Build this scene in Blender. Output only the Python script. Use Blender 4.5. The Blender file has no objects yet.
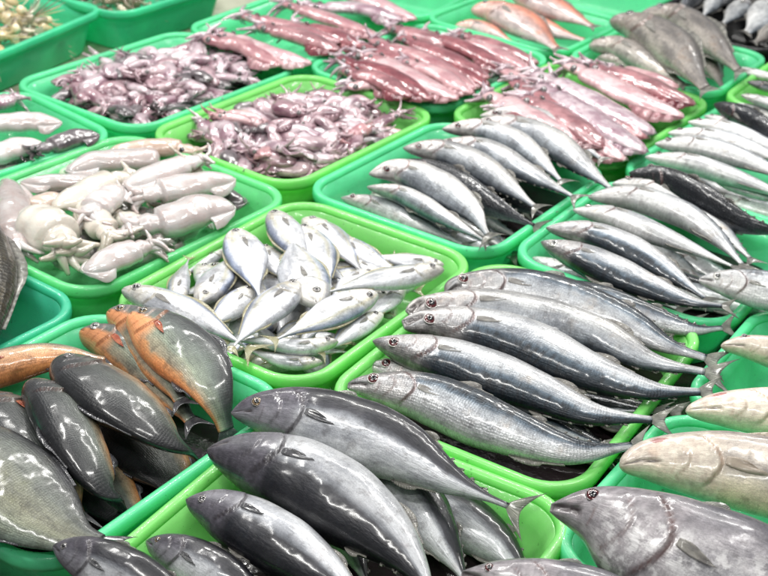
import bpy, math, random
import numpy as np
from mathutils import Vector, Matrix
random.seed(7); rng = np.random.RandomState(7)
scn = bpy.context.scene
COL = scn.collection

# ------------------------------------------------------------------ camera
FPX, PITCH, ROLL, YAW = 1.25, 0.51313, 0.05583, 0.99363
H = 0.77506
GOX, GOY = -0.44918*H, 1.69346*H
GU, GV = 0.40962*H, 0.51609*H
UD = np.array([math.cos(YAW), math.sin(YAW), 0.0])
VD = np.array([math.sin(YAW), -math.cos(YAW), 0.0])
_fw = np.array([0, math.cos(PITCH), -math.sin(PITCH)])
_up = np.array([0, math.sin(PITCH), math.cos(PITCH)])
_rt = np.array([1.0, 0, 0])
RT = math.cos(ROLL)*_rt + math.sin(ROLL)*_up
UP = -math.sin(ROLL)*_rt + math.cos(ROLL)*_up
CAMP = np.array([0, 0, H])
cd = bpy.data.cameras.new('camera'); cam = bpy.data.objects.new('camera', cd); COL.objects.link(cam)
R3 = Matrix(((RT[0], UP[0], -_fw[0]), (RT[1], UP[1], -_fw[1]), (RT[2], UP[2], -_fw[2])))
cam.matrix_world = Matrix.Translation(Vector(CAMP)) @ R3.to_4x4()
cd.sensor_width = 36; cd.lens = FPX*1000/768*36; cd.clip_end = 100; cd.clip_start = 0.02
cd.dof.use_dof = True; cd.dof.focus_distance = 1.25; cd.dof.aperture_fstop = 10.0
scn.camera = cam
# ------------------------------------------------------------------ light
w = bpy.data.worlds.new("World"); scn.world = w; w.use_nodes = True
bgn = w.node_tree.nodes['Background']; bgn.inputs[0].default_value = (0.93, 0.97, 1.0, 1); bgn.inputs[1].default_value = 0.28
def area(name, loc, size, sy, power, col, aim=(0, 1.5, 0), spin=0.0):
    l = bpy.data.lights.new(name, 'AREA'); l.shape = 'RECTANGLE'; l.size = size; l.size_y = sy; l.energy = power; l.color = col
    o = bpy.data.objects.new(name, l); COL.objects.link(o); o.location = loc
    q = (Vector(aim)-Vector(loc)).to_track_quat('-Z', 'Y'); o.rotation_euler = (q.to_matrix() @ Matrix.Rotation(spin, 3, 'Z')).to_euler()
    return o
for k, (x, y, z, a) in enumerate([(-0.9, 1.9, 1.75, 0.2), (0.75, 2.3, 1.8, 0.1), (-0.2, 3.4, 1.9, 0.0), (1.3, 4.2, 2.0, 0.1), (-1.5, 3.6, 2.0, 0.1), (0.5, 1.1, 1.9, 0.2), (-0.75, 0.75, 1.75, 0.1), (0.1, -0.5, 1.9, 0.0)]):  # last two are added fills: near-left trays, and tray walls facing the camera
    area('tube_or_fill_lamp', (x, y, z), 0.8, 0.07, 15.5, (1.0, 0.985, 0.95), (x*0.4, 1.6, 0), a)
area('bulb_lamp', (0.35, 2.7, 1.5), 0.10, 0.10, 7, (1, 0.98, 0.94))
area('bulb_lamp', (-0.45, 2.6, 1.5), 0.10, 0.10, 7, (1, 0.98, 0.94))
scn.view_settings.view_transform = 'Standard'; scn.view_settings.look = 'None'
scn.view_settings.exposure = -0.04; scn.view_settings.gamma = 1
scn.cycles.use_denoising = True; scn.cycles.max_bounces = 8; scn.cycles.sample_clamp_indirect = 4.0

# ------------------------------------------------------------------ helpers
def on(px, py, z=0.0):
    "the point at height z seen at photo pixel (px, py)"
    d = _fw + RT*(px-384)/(FPX*1000) - UP*(py-288)/(FPX*1000)
    return CAMP + d*((z-H)/d[2])
def grid(i, j): return np.array([GOX, GOY, 0]) + UD*GU*i + VD*GV*j
def pts(name, V, F, mat, parent=None, smooth=True, attrs=None, loc=None):
    V = np.asarray(V, float)
    if loc is None: loc = V.mean(0)
    loc = np.asarray(loc, float)
    me = bpy.data.meshes.new(name); me.from_pydata((V-loc).tolist(), [], [tuple(f) for f in F])
    if smooth: me.polygons.foreach_set('use_smooth', [True]*len(me.polygons))
    if attrs:
        for k, a in attrs.items():
            at = me.attributes.new(k, 'FLOAT_VECTOR', 'POINT'); at.data.foreach_set('vector', np.asarray(a, np.float32).ravel())
    if mat: me.materials.append(mat)
    me.update()
    o = bpy.data.objects.new(name, me); COL.objects.link(o)
    if parent is not None:
        o.parent = parent; o.location = Vector(loc) - parent.location
    else: o.location = loc
    return o
def tag(o, label=None, cat=None, group=None, kind=None):
    if label: o['label'] = label
    if cat: o['category'] = cat
    if group: o['group'] = group
    if kind: o['kind'] = kind
    return o
def catmull(P, n):
    P = np.asarray(P, float)
    if len(P) == 2: P = np.array([P[0], P[0]*.67+P[1]*.33, P[0]*.33+P[1]*.67, P[1]])
    Q = np.vstack([2*P[0]-P[1], P, 2*P[-1]-P[-2]])
    out = []
    m = len(P)-1
    for t in np.linspace(0, m, 400):
        i = min(int(t), m-1); u = t-i
        a, b, c, d = Q[i], Q[i+1], Q[i+2], Q[i+3]
        out.append(.5*((2*b)+(c-a)*u+(2*a-5*b+4*c-d)*u*u+(3*b-a-3*c+d)*u**3))
    out = np.array(out); L = np.r_[0, np.cumsum(np.linalg.norm(np.diff(out, axis=0), axis=1))]
    s = n if hasattr(n, '__len__') else np.linspace(0, 1, n)
    return np.stack([np.interp(np.asarray(s)*L[-1], L, out[:, k]) for k in range(3)], 1), L[-1]
def smooth_interp(s, xs, ys):
    "monotone-ish hermite interpolation"
    xs = np.array(xs, float); ys = np.array(ys, float)
    d = np.diff(ys)/np.diff(xs); m = np.zeros(len(xs)); m[1:-1] = np.where(d[:-1]*d[1:] > 0, 2*d[:-1]*d[1:]/(d[:-1]+d[1:]+1e-12), 0); m[0] = d[0]; m[-1] = d[-1]
    i = np.clip(np.searchsorted(xs, s)-1, 0, len(xs)-2); h = xs[i+1]-xs[i]; u = (s-xs[i])/h
    return (2*u**3-3*u**2+1)*ys[i]+(u**3-2*u**2+u)*h*m[i]+(-2*u**3+3*u**2)*ys[i+1]+(u**3-u**2)*h*m[i+1]
def nrm(v): return v/(np.linalg.norm(v, axis=-1, keepdims=True)+1e-12)
def tube_mesh(path, rad, m=10, flat=1.0):
    path = np.asarray(path); n = len(path)
    T = nrm(np.gradient(path, axis=0)); B = nrm(np.cross(T, np.array([0.01, 0.02, 1.0]))); N = np.cross(B, T)
    V = []; F = []
    for i in range(n):
        for k in range(m):
            a = 2*math.pi*k/m; V.append(path[i]+rad[i]*(math.cos(a)*B[i]+flat*math.sin(a)*N[i]))
    for i in range(n-1):
        for k in range(m): F.append((i*m+k, i*m+(k+1) % m, (i+1)*m+(k+1) % m, (i+1)*m+k))
    F.append(tuple(range(m-1, -1, -1))); F.append(tuple(range((n-1)*m, n*m)))
    return V, F
def merge(parts):
    V = []; F = []
    for v, f in parts:
        o = len(V); V += list(v); F += [tuple(i+o for i in q) for q in f]
    return V, F

# ------------------------------------------------------------------ materials
class NT:
    def __init__(s, name):
        s.m = bpy.data.materials.new(name); s.m.use_nodes = True; s.t = s.m.node_tree; s.t.nodes.clear()
        s.out = s.n('ShaderNodeOutputMaterial')
    def n(s, ty, **kw):
        x = s.t.nodes.new(ty)
        for k, v in kw.items(): setattr(x, k, v)
        return x
    def l(s, a, b): s.t.links.new(a, b)
    def val(s, sock, v):
        if hasattr(v, 'links') or isinstance(v, bpy.types.NodeSocket): s.l(v, sock)
        else: sock.default_value = v
    def noise(s, vec, scale, detail=3, rough=.55, dist=0.0):
        x = s.n('ShaderNodeTexNoise'); x.inputs['Scale'].default_value = scale; x.inputs['Detail'].default_value = detail
        x.inputs['Roughness'].default_value = rough; x.inputs['Distortion'].default_value = dist; s.l(vec, x.inputs['Vector']); return x.outputs['Fac']
    def voro(s, vec, scale, feature='F1', out='Distance', rnd=1.0):
        x = s.n('ShaderNodeTexVoronoi'); x.feature = feature; x.inputs['Scale'].default_value = scale; x.inputs['Randomness'].default_value = rnd; s.l(vec, x.inputs['Vector']); return x.outputs[out]
    def ma(s, op, a, b=0.0, c=0.0, clamp=False):
        x = s.n('ShaderNodeMath', operation=op); x.use_clamp = clamp
        for i, v in enumerate((a, b, c)): s.val(x.inputs[i], v)
        return x.outputs[0]
    def rng(s, v, a, b, c=0.0, d=1.0, smooth=True):
        x = s.n('ShaderNodeMapRange'); x.interpolation_type = 'SMOOTHSTEP' if smooth else 'LINEAR'
        s.val(x.inputs[0], v)
        for i, q in enumerate((a, b, c, d)): s.val(x.inputs[1+i], q)
        return x.outputs[0]
    def mix(s, f, a, b, mode='MIX'):
        x = s.n('ShaderNodeMix', data_type='RGBA', blend_type=mode); s.val(x.inputs[0], f)
        for i, v in ((6, a), (7, b)):
            if isinstance(v, tuple): x.inputs[i].default_value = (*v[:3], 1)
            else: s.l(v, x.inputs[i])
        return x.outputs[2]
    def ramp(s, v, stops):
        x = s.n('ShaderNodeValToRGB'); s.l(v, x.inputs[0]); e = x.color_ramp.elements
        while len(e) < len(stops): e.new(.5)
        for i, (p, c) in enumerate(stops): e[i].position = p; e[i].color = (*c, 1)
        return x.outputs[0]
    def bump(s, h, strength, dist, nrm=None):
        x = s.n('ShaderNodeBump'); x.inputs['Strength'].default_value = strength; x.inputs['Distance'].default_value = dist; s.l(h, x.inputs['Height'])
        if nrm is not None: s.l(nrm, x.inputs['Normal'])
        return x.outputs[0]
    def bsdf(s, **kw):
        x = s.n('ShaderNodeBsdfPrincipled')
        for k, v in kw.items():
            sock = x.inputs[k.replace('_', ' ')]
            if isinstance(v, tuple): sock.default_value = (*v[:3], 1) if len(sock.default_value) == 4 else v
            else: s.val(sock, v)
        return x
    def comb(s, a, b, c):
        x = s.n('ShaderNodeCombineXYZ')
        for i, v in enumerate((a, b, c)): s.val(x.inputs[i], v)
        return x.outputs[0]

def fish_mat(name, stops, head=(.35, .33, .33), headamt=.5, metallic=.45, rough=.28, mottle=.18, bars=0.0, scales=0.0, scale_size=260.,
             spots=0.0, stain=(.45, .22, .16), stainamt=.15, gillline=(.16, .07, .06), edge_noise=.09, headend=.24, stripe=None, hi=None, bumpk=.8, coat=.8, headlow=None, bruise=None, patch=None):
    N = NT(name)
    a = N.n('ShaderNodeAttribute', attribute_name='st'); sx = N.n('ShaderNodeSeparateXYZ'); N.l(a.outputs['Vector'], sx.inputs[0])
    S, T, MK = sx.outputs[0], sx.outputs[1], sx.outputs[2]
    b = N.n('ShaderNodeAttribute', attribute_name='bp'); BP = b.outputs['Vector']
    oi = N.n('ShaderNodeObjectInfo'); tc = N.n('ShaderNodeTexCoord'); OB = tc.outputs['Object']
    sb = N.n('ShaderNodeSeparateXYZ'); N.l(BP, sb.inputs[0])
    streak = N.comb(N.ma('MULTIPLY', sb.outputs[0], .35), sb.outputs[1], sb.outputs[2])
    n1 = N.noise(streak, 90, 4, .6); n2 = N.noise(OB, 38, 3); n3 = N.noise(BP, 420, 2, .6)
    tt = N.ma('ADD', T, N.ma('MULTIPLY', N.ma('SUBTRACT', n1, .5), edge_noise*2.2))
    tt = N.ma('ADD', tt, N.ma('MULTIPLY', N.ma('SUBTRACT', n2, .5), edge_noise*1.6))
    c = N.ramp(tt, stops)
    if stripe:
        f = N.ma('MULTIPLY', N.rng(N.ma('ABSOLUTE', N.ma('SUBTRACT', tt, stripe[0])), 0.0, stripe[1], 1, 0), stripe[3]); c = N.mix(f, c, stripe[2])
    if bars:
        wv = N.noise(N.comb(sb.outputs[0], N.ma('MULTIPLY', sb.outputs[1], .3), sb.outputs[2]), 150, 2, .5, .6)
        f = N.ma('MULTIPLY', N.rng(wv, .5, .62), N.ma('MULTIPLY', N.rng(tt, .55, .75), bars)); c = N.mix(f, c, (.02, .025, .035))
    # mottling: fine dark & light
    c = N.mix(N.ma('MULTIPLY', N.rng(N.noise(BP, 900, 2, .6), .35, .65), .45), c, (.62, .62, .64), 'MULTIPLY')
    c = N.mix(N.ma('MULTIPLY', N.rng(N.noise(OB, 75, 5, .7), .52, .66), .5), c, (.45, .43, .42), 'MULTIPLY')
    c = N.mix(N.ma('MULTIPLY', N.rng(n3, .35, .7), mottle), c, (.06, .06, .065))
    c = N.mix(N.ma('MULTIPLY', N.rng(N.noise(BP, 150, 4, .65), .5, .75), mottle*1.4), c, (1.9, 1.9, 1.95), 'MULTIPLY')
    if spots:
        f = N.ma('MULTIPLY', N.rng(N.voro(BP, 170), .0, .3, 1, 0), N.ma('MULTIPLY', N.rng(N.noise(BP, 60, 2), .5, .6), spots)); c = N.mix(f, c, (.05, .05, .05))
    c = N.mix(N.rng(N.noise(streak, 42, 5, .65), .40, .68, 0, .75), c, (.42, .43, .46), 'MULTIPLY')
    hn = N.ma('MULTIPLY', N.rng(N.ma('ADD', S, N.ma('MULTIPLY', N.ma('SUBTRACT', n2, .5), .08)), headend-.05, headend+.02, 1, 0), headamt)
    hc = N.mix(N.rng(N.noise(OB, 110, 4, .65), .35, .7), head, tuple(min(1, x*1.8+.012) for x in head))
    c = N.mix(hn, c, hc)
    sn = N.ma('MULTIPLY', N.rng(N.noise(OB, 27, 4, .6), .58, .75), stainamt); c = N.mix(sn, c, tuple(x*2.0 for x in stain), 'MULTIPLY')
    if patch:
        f = N.ma('MULTIPLY', N.ma('MULTIPLY', N.rng(N.noise(OB, 46, 5, .72), .47, .60), patch[1]), N.ma('MULTIPLY', N.rng(T, .45, .72, 1, 0), N.rng(S, .10, .2))); c = N.mix(f, c, patch[0])
    if headlow:
        f = N.ma('MULTIPLY', N.rng(N.ma('ADD', S, N.ma('MULTIPLY', N.ma('SUBTRACT', n2, .5), .12)), .20, .34, 1, 0), N.rng(N.ma('ADD', T, N.ma('MULTIPLY', N.ma('SUBTRACT', n1, .5), .2)), .40, .56, 1, 0)); c = N.mix(f, c, headlow)
    if bruise:
        dx = N.ma('MULTIPLY', N.ma('SUBTRACT', S, bruise[0]), 34.0); dy = N.ma('MULTIPLY', N.ma('SUBTRACT', T, bruise[1]), 13.0)
        q_ = N.ma('ADD', N.ma('SQRT', N.ma('ADD', N.ma('MULTIPLY', dx, dx), N.ma('MULTIPLY', dy, dy))), N.ma('MULTIPLY', N.ma('SUBTRACT', N.noise(OB, 220, 4, .7), .5), 1.2)); c = N.mix(N.rng(q_, .55, .95, .8, 0), c, (.33, .10, .10))
    c = N.mix(N.ma('MULTIPLY', MK, .75, clamp=True), c, gillline)
    c = N.mix(N.ma('MULTIPLY', MK, -.9, clamp=True), c, (.03, .015, .015))
    hs = N.n('ShaderNodeHueSaturation'); N.l(c, hs.inputs['Color']); N.l(N.rng(oi.outputs['Random'], 0, 1, .85, 1.2, False), hs.inputs['Value']); gm = N.n('ShaderNodeGamma'); N.l(hs.outputs[0], gm.inputs[0]); gm.inputs[1].default_value = 1.2; c = gm.outputs[0]
    h1 = N.ma('MULTIPLY', N.noise(streak, 260, 3, .6), .5)
    if scales:
        v = N.voro(BP, scale_size, rnd=.35); h1 = N.ma('ADD', h1, N.ma('MULTIPLY', v, scales*1.3)); c = N.mix(N.ma('MULTIPLY', N.rng(v, .35, .62), scales*.6), c, (.03, .03, .028))
    nb = N.bump(h1, .75, .0016); 
    wet = N.bump(N.noise(OB, 48, 0, .5, .2), 1.0, .0007*bumpk); vd = N.n('ShaderNodeTexVoronoi', feature='SMOOTH_F1'); vd.inputs['Scale'].default_value = 105; vd.inputs['Smoothness'].default_value = .6; N.l(OB, vd.inputs['Vector']); wet = N.bump(N.ma('MULTIPLY', vd.outputs['Distance'], N.rng(N.noise(OB, 30, 2), .4, .65)), 1.0, .0006*bumpk, wet)
    p = N.bsdf(Base_Color=c, Metallic=N.rng(n1, .2, .8, metallic*.6, min(1, metallic*1.3), False), Roughness=N.rng(n3, .2, .8, rough*.8, rough*1.4, False), Normal=nb, Coat_Weight=N.rng(N.noise(OB, 34, 4, .65), .36, .60, coat*.2, coat), Coat_Roughness=N.rng(n3, .2, .8, .09, .2, False), Coat_Normal=wet, Coat_IOR=1.5, Specular_IOR_Level=.35)
    N.l(p.outputs[0], N.out.inputs[0]); return N.m

MF = {}
MF['mackerel'] = fish_mat('mackerel_skin', [(.0, (.62, .62, .62)), (.34, (.66, .67, .68)), (.55, (.50, .53, .56)), (.64, (.17, .22, .27)), (.74, (.045, .068, .09)), (1, (.02, .03, .042))],
    head=(.33, .31, .30), headamt=.55, metallic=.38, rough=.34, bars=.75, scales=.25, scale_size=330, stain=(.42, .30, .2), stainamt=.35, mottle=.2)
MF['mackerel_pale'] = fish_mat('pale_mackerel_skin', [(.0, (.70, .70, .69)), (.45, (.74, .75, .75)), (.72, (.60, .63, .66)), (.86, (.30, .34, .38)), (1, (.07, .08, .10))],
    head=(.5, .48, .46), headamt=.4, metallic=.2, rough=.38, bars=.5, scales=.15, scale_size=300, stain=(.5, .38, .25), stainamt=.3, mottle=.14)
MF['mackerel_silver'] = fish_mat('silvery_mackerel_skin', [(.0, (.56, .55, .53)), (.35, (.62, .62, .61)), (.6, (.50, .52, .54)), (.88, (.32, .35, .38)), (1, (.12, .14, .17))],
    head=(.42, .38, .36), headamt=.5, metallic=.3, rough=.34, bars=.2, scales=.15, scale_size=300, stain=(.40, .32, .25), stainamt=.4, mottle=.2)
MF['dark'] = fish_mat('dark_backed_skin', [(.0, (.45, .46, .48)), (.2, (.16, .17, .19)), (.4, (.045, .05, .06)), (1, (.02, .023, .03))],
    head=(.05, .05, .055), headamt=.6, metallic=.45, rough=.24, mottle=.12, scales=.3, scale_size=330, stainamt=.1)
MF['tuna'] = fish_mat('tuna_skin', [(.0, (.66, .67, .68)), (.46, (.56, .57, .59)), (.55, (.26, .27, .29)), (.62, (.06, .06, .072)), (.8, (.028, .028, .036)), (1, (.018, .018, .025))],
    head=(.09, .083, .10), headamt=.75, metallic=.22, rough=.38, mottle=.13, bars=.4, gillline=(.06, .05, .055), stain=(.3, .2, .18), stainamt=.18, headend=.26, edge_noise=.06, hi=(.34, .35, .38))
MF['bonito'] = fish_mat('bonito_skin', [(.0, (.72, .71, .71)), (.45, (.62, .60, .61)), (.64, (.38, .36, .38)), (.82, (.22, .21, .23)), (1, (.13, .13, .155))],
    head=(.26, .24, .25), headamt=.6, metallic=.15, rough=.34, mottle=.22, patch=((.76, .75, .75), .8), stain=(.42, .27, .25), stainamt=.4, headend=.36, hi=(.8, .79, .8), edge_noise=.16)
MF['cream'] = fish_mat('cream_skin', [(.0, (.84, .76, .52)), (.4, (.82, .75, .65)), (.7, (.74, .66, .58)), (1, (.44, .38, .35))],
    head=(.62, .52, .44), headamt=.45, bruise=(.115, .84), metallic=.05, rough=.33, mottle=.08, stain=(.55, .35, .28), stainamt=.3, gillline=(.5, .36, .27), headend=.3)
MF['silver'] = fish_mat('silver_skin', [(.0, (.66, .68, .72)), (.14, (.74, .75, .78)), (.5, (.77, .78, .79)), (.82, (.68, .70, .73)), (.94, (.40, .45, .58)), (1, (.20, .23, .30))],
    head=(.55, .50, .40), headamt=.35, metallic=.2, rough=.34, mottle=.06, stripe=(.74, .10, (.66, .60, .34), .4), stain=(.45, .38, .2), stainamt=.2, gillline=(.35, .3, .2), bumpk=.6)
MF['pacu'] = fish_mat('pacu_skin', [(.0, (.78, .34, .14)), (.10, (.74, .42, .22)), (.2, (.50, .40, .28)), (.34, (.22, .24, .21)), (.6, (.10, .11, .104)), (.85, (.045, .048, .052)), (1, (.02, .02, .024))],
    head=(.05, .05, .055), headamt=.5, metallic=.1, rough=.36, mottle=.14, scales=.25, scale_size=420, bumpk=.55, stain=(.22, .26, .18), stainamt=.35, headend=.24, edge_noise=.06, hi=(.28, .31, .28), gillline=(.12, .06, .05))
MF['pacu_pale'] = fish_mat('pale_pacu_skin', [(.0, (.30, .36, .30)), (.2, (.34, .36, .26)), (.4, (.36, .36, .26)), (.7, (.22, .24, .21)), (1, (.05, .05, .06))],
    head=(.24, .22, .20), headamt=.35, metallic=.1, rough=.36, mottle=.2, bumpk=.8, scales=.3, scale_size=360, stain=(.35, .36, .22), stainamt=.5, headend=.24, edge_noise=.1, hi=(.6, .62, .55), gillline=(.3, .1, .06))
MF['pacu_face'] = fish_mat('orange_cheek_skin', [(.0, (.78, .36, .16)), (.09, (.72, .40, .20)), (.15, (.48, .42, .31)), (.34, (.32, .36, .28)), (.6, (.18, .21, .185)), (.85, (.08, .088, .088)), (1, (.03, .03, .035))],
    head=(.16, .15, .15), headamt=.7, headlow=(.78, .38, .19), metallic=.1, rough=.36, bumpk=.6, mottle=.15, scales=.25, scale_size=420, stain=(.22, .30, .16), stainamt=.35, headend=.2, edge_noise=.09, gillline=(.4, .17, .08), hi=(.42, .46, .40))
MF['pacu_orange'] = fish_mat('orange_flank_skin', [(.0, (.80, .38, .16)), (.5, (.78, .50, .30)), (.75, (.45, .36, .26)), (1, (.2, .2, .18))], head=(.5, .25, .15), headamt=.4, metallic=.1, rough=.3, mottle=.15, scales=.3, scale_size=420, gillline=(.2, .02, .01))
MF['scaled'] = fish_mat('scaled_brown_skin', [(.0, (.30, .28, .20)), (.4, (.19, .16, .09)), (.7, (.11, .09, .05)), (1, (.05, .04, .02))],
    head=(.2, .18, .15), metallic=.4, rough=.3, mottle=.12, scales=.9, scale_size=150, stainamt=.1)
MF['grey'] = fish_mat('grey_mottled_skin', [(.0, (.60, .56, .50)), (.4, (.42, .385, .35)), (.75, (.28, .255, .235)), (1, (.17, .155, .14))],
    head=(.3, .26, .24), metallic=.15, rough=.35, mottle=.35, stain=(.4, .26, .17), stainamt=.4)
MF['pink'] = fish_mat('pink_skin', [(.0, (.80, .70, .68)), (.45, (.80, .62, .58)), (.7, (.78, .38, .28)), (1, (.65, .24, .14))],
    head=(.7, .35, .28), headamt=.4, metallic=.1, rough=.3, mottle=.08, stain=(.8, .4, .2), stainamt=.4)

def fin_mat(name, c1, c2, alpha=.75, trans=.3):
    N = NT(name); a = N.n('ShaderNodeAttribute', attribute_name='st'); sx = N.n('ShaderNodeSeparateXYZ'); N.l(a.outputs['Vector'], sx.inputs[0])
    w_ = N.ma('SINE', N.ma('MULTIPLY', sx.outputs[1], 120.0)); tc = N.n('ShaderNodeTexCoord')
    c = N.mix(N.rng(N.noise(tc.outputs['Object'], 90, 3), .35, .7), c1, c2)
    p = N.bsdf(Base_Color=c, Roughness=.3, Normal=N.bump(w_, .5, .0006), Coat_Weight=.7, Coat_Roughness=.1, Alpha=alpha)
    tr = N.n('ShaderNodeBsdfTranslucent'); N.l(c, tr.inputs[0]); mx = N.n('ShaderNodeMixShader'); mx.inputs[0].default_value = trans
    N.l(p.outputs[0], mx.inputs[1]); N.l(tr.outputs[0], mx.inputs[2]); N.l(mx.outputs[0], N.out.inputs[0]); return N.m
FIN = {'pale': fin_mat('fin_pale', (.42, .40, .38), (.60, .58, .54), .6), 'beige': fin_mat('fin_beige', (.50, .42, .34), (.60, .52, .42), .9), 'grey': fin_mat('fin_grey', (.20, .19, .18), (.42, .40, .36)), 'dark': fin_mat('fin_dark', (.03, .03, .035), (.12, .12, .13), .95, .1),
       'yellow': fin_mat('fin_yellow', (.55, .50, .30), (.70, .66, .5), .7), 'red': fin_mat('fin_red', (.35, .06, .03), (.6, .2, .1), .95, .1), 'pink': fin_mat('fin_pink', (.7, .3, .2), (.8, .5, .4), .8)}
def simple(name, col, rough=.3, metallic=0.0, coat=0.0, noisy=.15, scale=60, bump=0.0, sss=0.0):
    N = NT(name); tc = N.n('ShaderNodeTexCoord'); OB = tc.outputs['Object']
    n = N.noise(OB, scale, 4, .6); c = N.mix(N.ma('MULTIPLY', N.rng(n, .35, .7), noisy*2, clamp=True), col, tuple(x*.45 for x in col))
    kw = dict(Base_Color=c, Roughness=rough, Metallic=metallic, Coat_Weight=coat, Coat_Roughness=.05)
    if bump: kw['Normal'] = N.bump(N.noise(OB, scale*3, 3), bump, .002)
    p = N.bsdf(**kw); N.l(p.outputs[0], N.out.inputs[0]); return N.m
EYE = {'red': simple('red_iris', (.09, .014, .016), .08, .1, 1, .4, 300), 'gold': simple('gold_iris', (.22, .15, .08), .1, .3, 1, .3, 300), 'silver': simple('silver_iris', (.55, .55, .52), .15, .5, 1, .3, 300),
       'dull': simple('dull_iris', (.16, .15, .15), .15, .2, 1, .3, 300)}
PUP = simple('pupil_black', (.006, .006, .008), .05, 0, 1, 0)
RING = simple('eye_ring_skin', (.42, .40, .38), .3, .2, .8, .3, 300); RINGD = simple('dark_eye_ring_skin', (.12, .11, .11), .3, .2, .8, .3, 300)

# ------------------------------------------------------------------ fish
PROF = {
 'mackerel': dict(s=[0, .015, .05, .11, .2, .32, .45, .6, .75, .87, .95, 1], up=[.004, .017, .036, .058, .078, .093, .097, .084, .062, .034, .018, .015],
                  dn=[.004, .016, .036, .062, .086, .103, .105, .086, .058, .032, .018, .015], w=[.004, .014, .027, .041, .054, .062, .061, .05, .032, .016, .009, .006],
                  eye=(.085, .60, .019), gill=.235, mouth=.075, tail=.13, fork=.9, fin='grey', ek='red'),
 'tuna': dict(s=[0, .015, .05, .11, .2, .32, .45, .6, .75, .87, .95, 1], up=[.004, .024, .055, .088, .118, .136, .138, .115, .072, .032, .013, .011],
                  dn=[.004, .022, .052, .085, .115, .135, .138, .115, .07, .03, .013, .011], w=[.004, .018, .04, .064, .084, .096, .096, .078, .046, .021, .011, .008],
                  eye=(.085, .60, .0155), gill=.26, mouth=.08, tail=.15, fork=1.25, fin='grey', ek='gold'),
 'bonito': dict(s=[0, .015, .05, .11, .2, .32, .45, .6, .75, .87, .95, 1], up=[.004, .015, .040, .078, .115, .145, .155, .135, .085, .04, .016, .012],
                  dn=[.003, .016, .045, .088, .145, .17, .175, .145, .09, .04, .016, .012], w=[.004, .02, .04, .066, .088, .10, .1, .08, .05, .024, .012, .008],
                  eye=(.10, .70, .0165), gill=.33, mouth=.085, tail=.15, fork=1.2, fin='grey', ek='red'),
 'cream': dict(s=[0, .012, .05, .11, .2, .32, .45, .6, .75, .87, .95, 1], up=[.008, .025, .048, .072, .095, .115, .12, .105, .075, .045, .025, .02],
                  dn=[.006, .02, .042, .065, .09, .112, .12, .105, .07, .04, .025, .02], w=[.006, .022, .042, .058, .072, .082, .082, .07, .045, .025, .012, .008],
                  eye=(.115, .86, .015), gill=.29, mouth=.12, tail=.15, fork=.6, fin='beige', ek='dull'),
 'silver': dict(s=[0, .015, .05, .12, .22, .34, .46, .6, .75, .88, .95, 1], up=[.008, .045, .085, .13, .165, .185, .18, .145, .085, .032, .016, .014],
                  dn=[.006, .035, .075, .12, .165, .19, .185, .145, .08, .03, .015, .013], w=[.006, .025, .045, .062, .072, .075, .07, .055, .032, .015, .009, .006],
                  eye=(.115, .6, .026), gill=.27, mouth=.05, tail=.17, fork=1.1, fin='yellow', ek='dull'),
 'pacu': dict(s=[0, .015, .05, .12, .22, .34, .46, .6, .75, .88, .95, 1], up=[.015, .05, .095, .145, .19, .215, .222, .205, .16, .095, .06, .052],
                  dn=[.012, .045, .09, .135, .175, .2, .205, .185, .14, .085, .056, .05], w=[.012, .04, .065, .085, .1, .105, .1, .08, .052, .028, .016, .01],
                  eye=(.105, .58, .024), gill=.25, mouth=.055, tail=.15, fork=.5, fin='dark', ek='gold'),
 'grey': dict(s=[0, .015, .05, .12, .22, .34, .46, .6, .75, .88, .95, 1], up=[.01, .03, .055, .085, .115, .13, .13, .11, .075, .042, .03, .028],
                  dn=[.008, .027, .05, .08, .105, .115, .115, .1, .07, .04, .03, .028], w=[.008, .028, .048, .065, .08, .085, .08, .065, .042, .022, .014, .01],
                  eye=(.1, .66, .018), gill=.27, mouth=.08, tail=.14, fork=.3, fin='grey', ek='dull'),
}
ZUP = np.array([0, 0, 1.0])
NAMES = dict(mackerel='mackerel', tuna='tuna', bonito='bonito', cream='large_fish', silver='silver_fish', pacu='pacu', grey='grey_fish')
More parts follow.
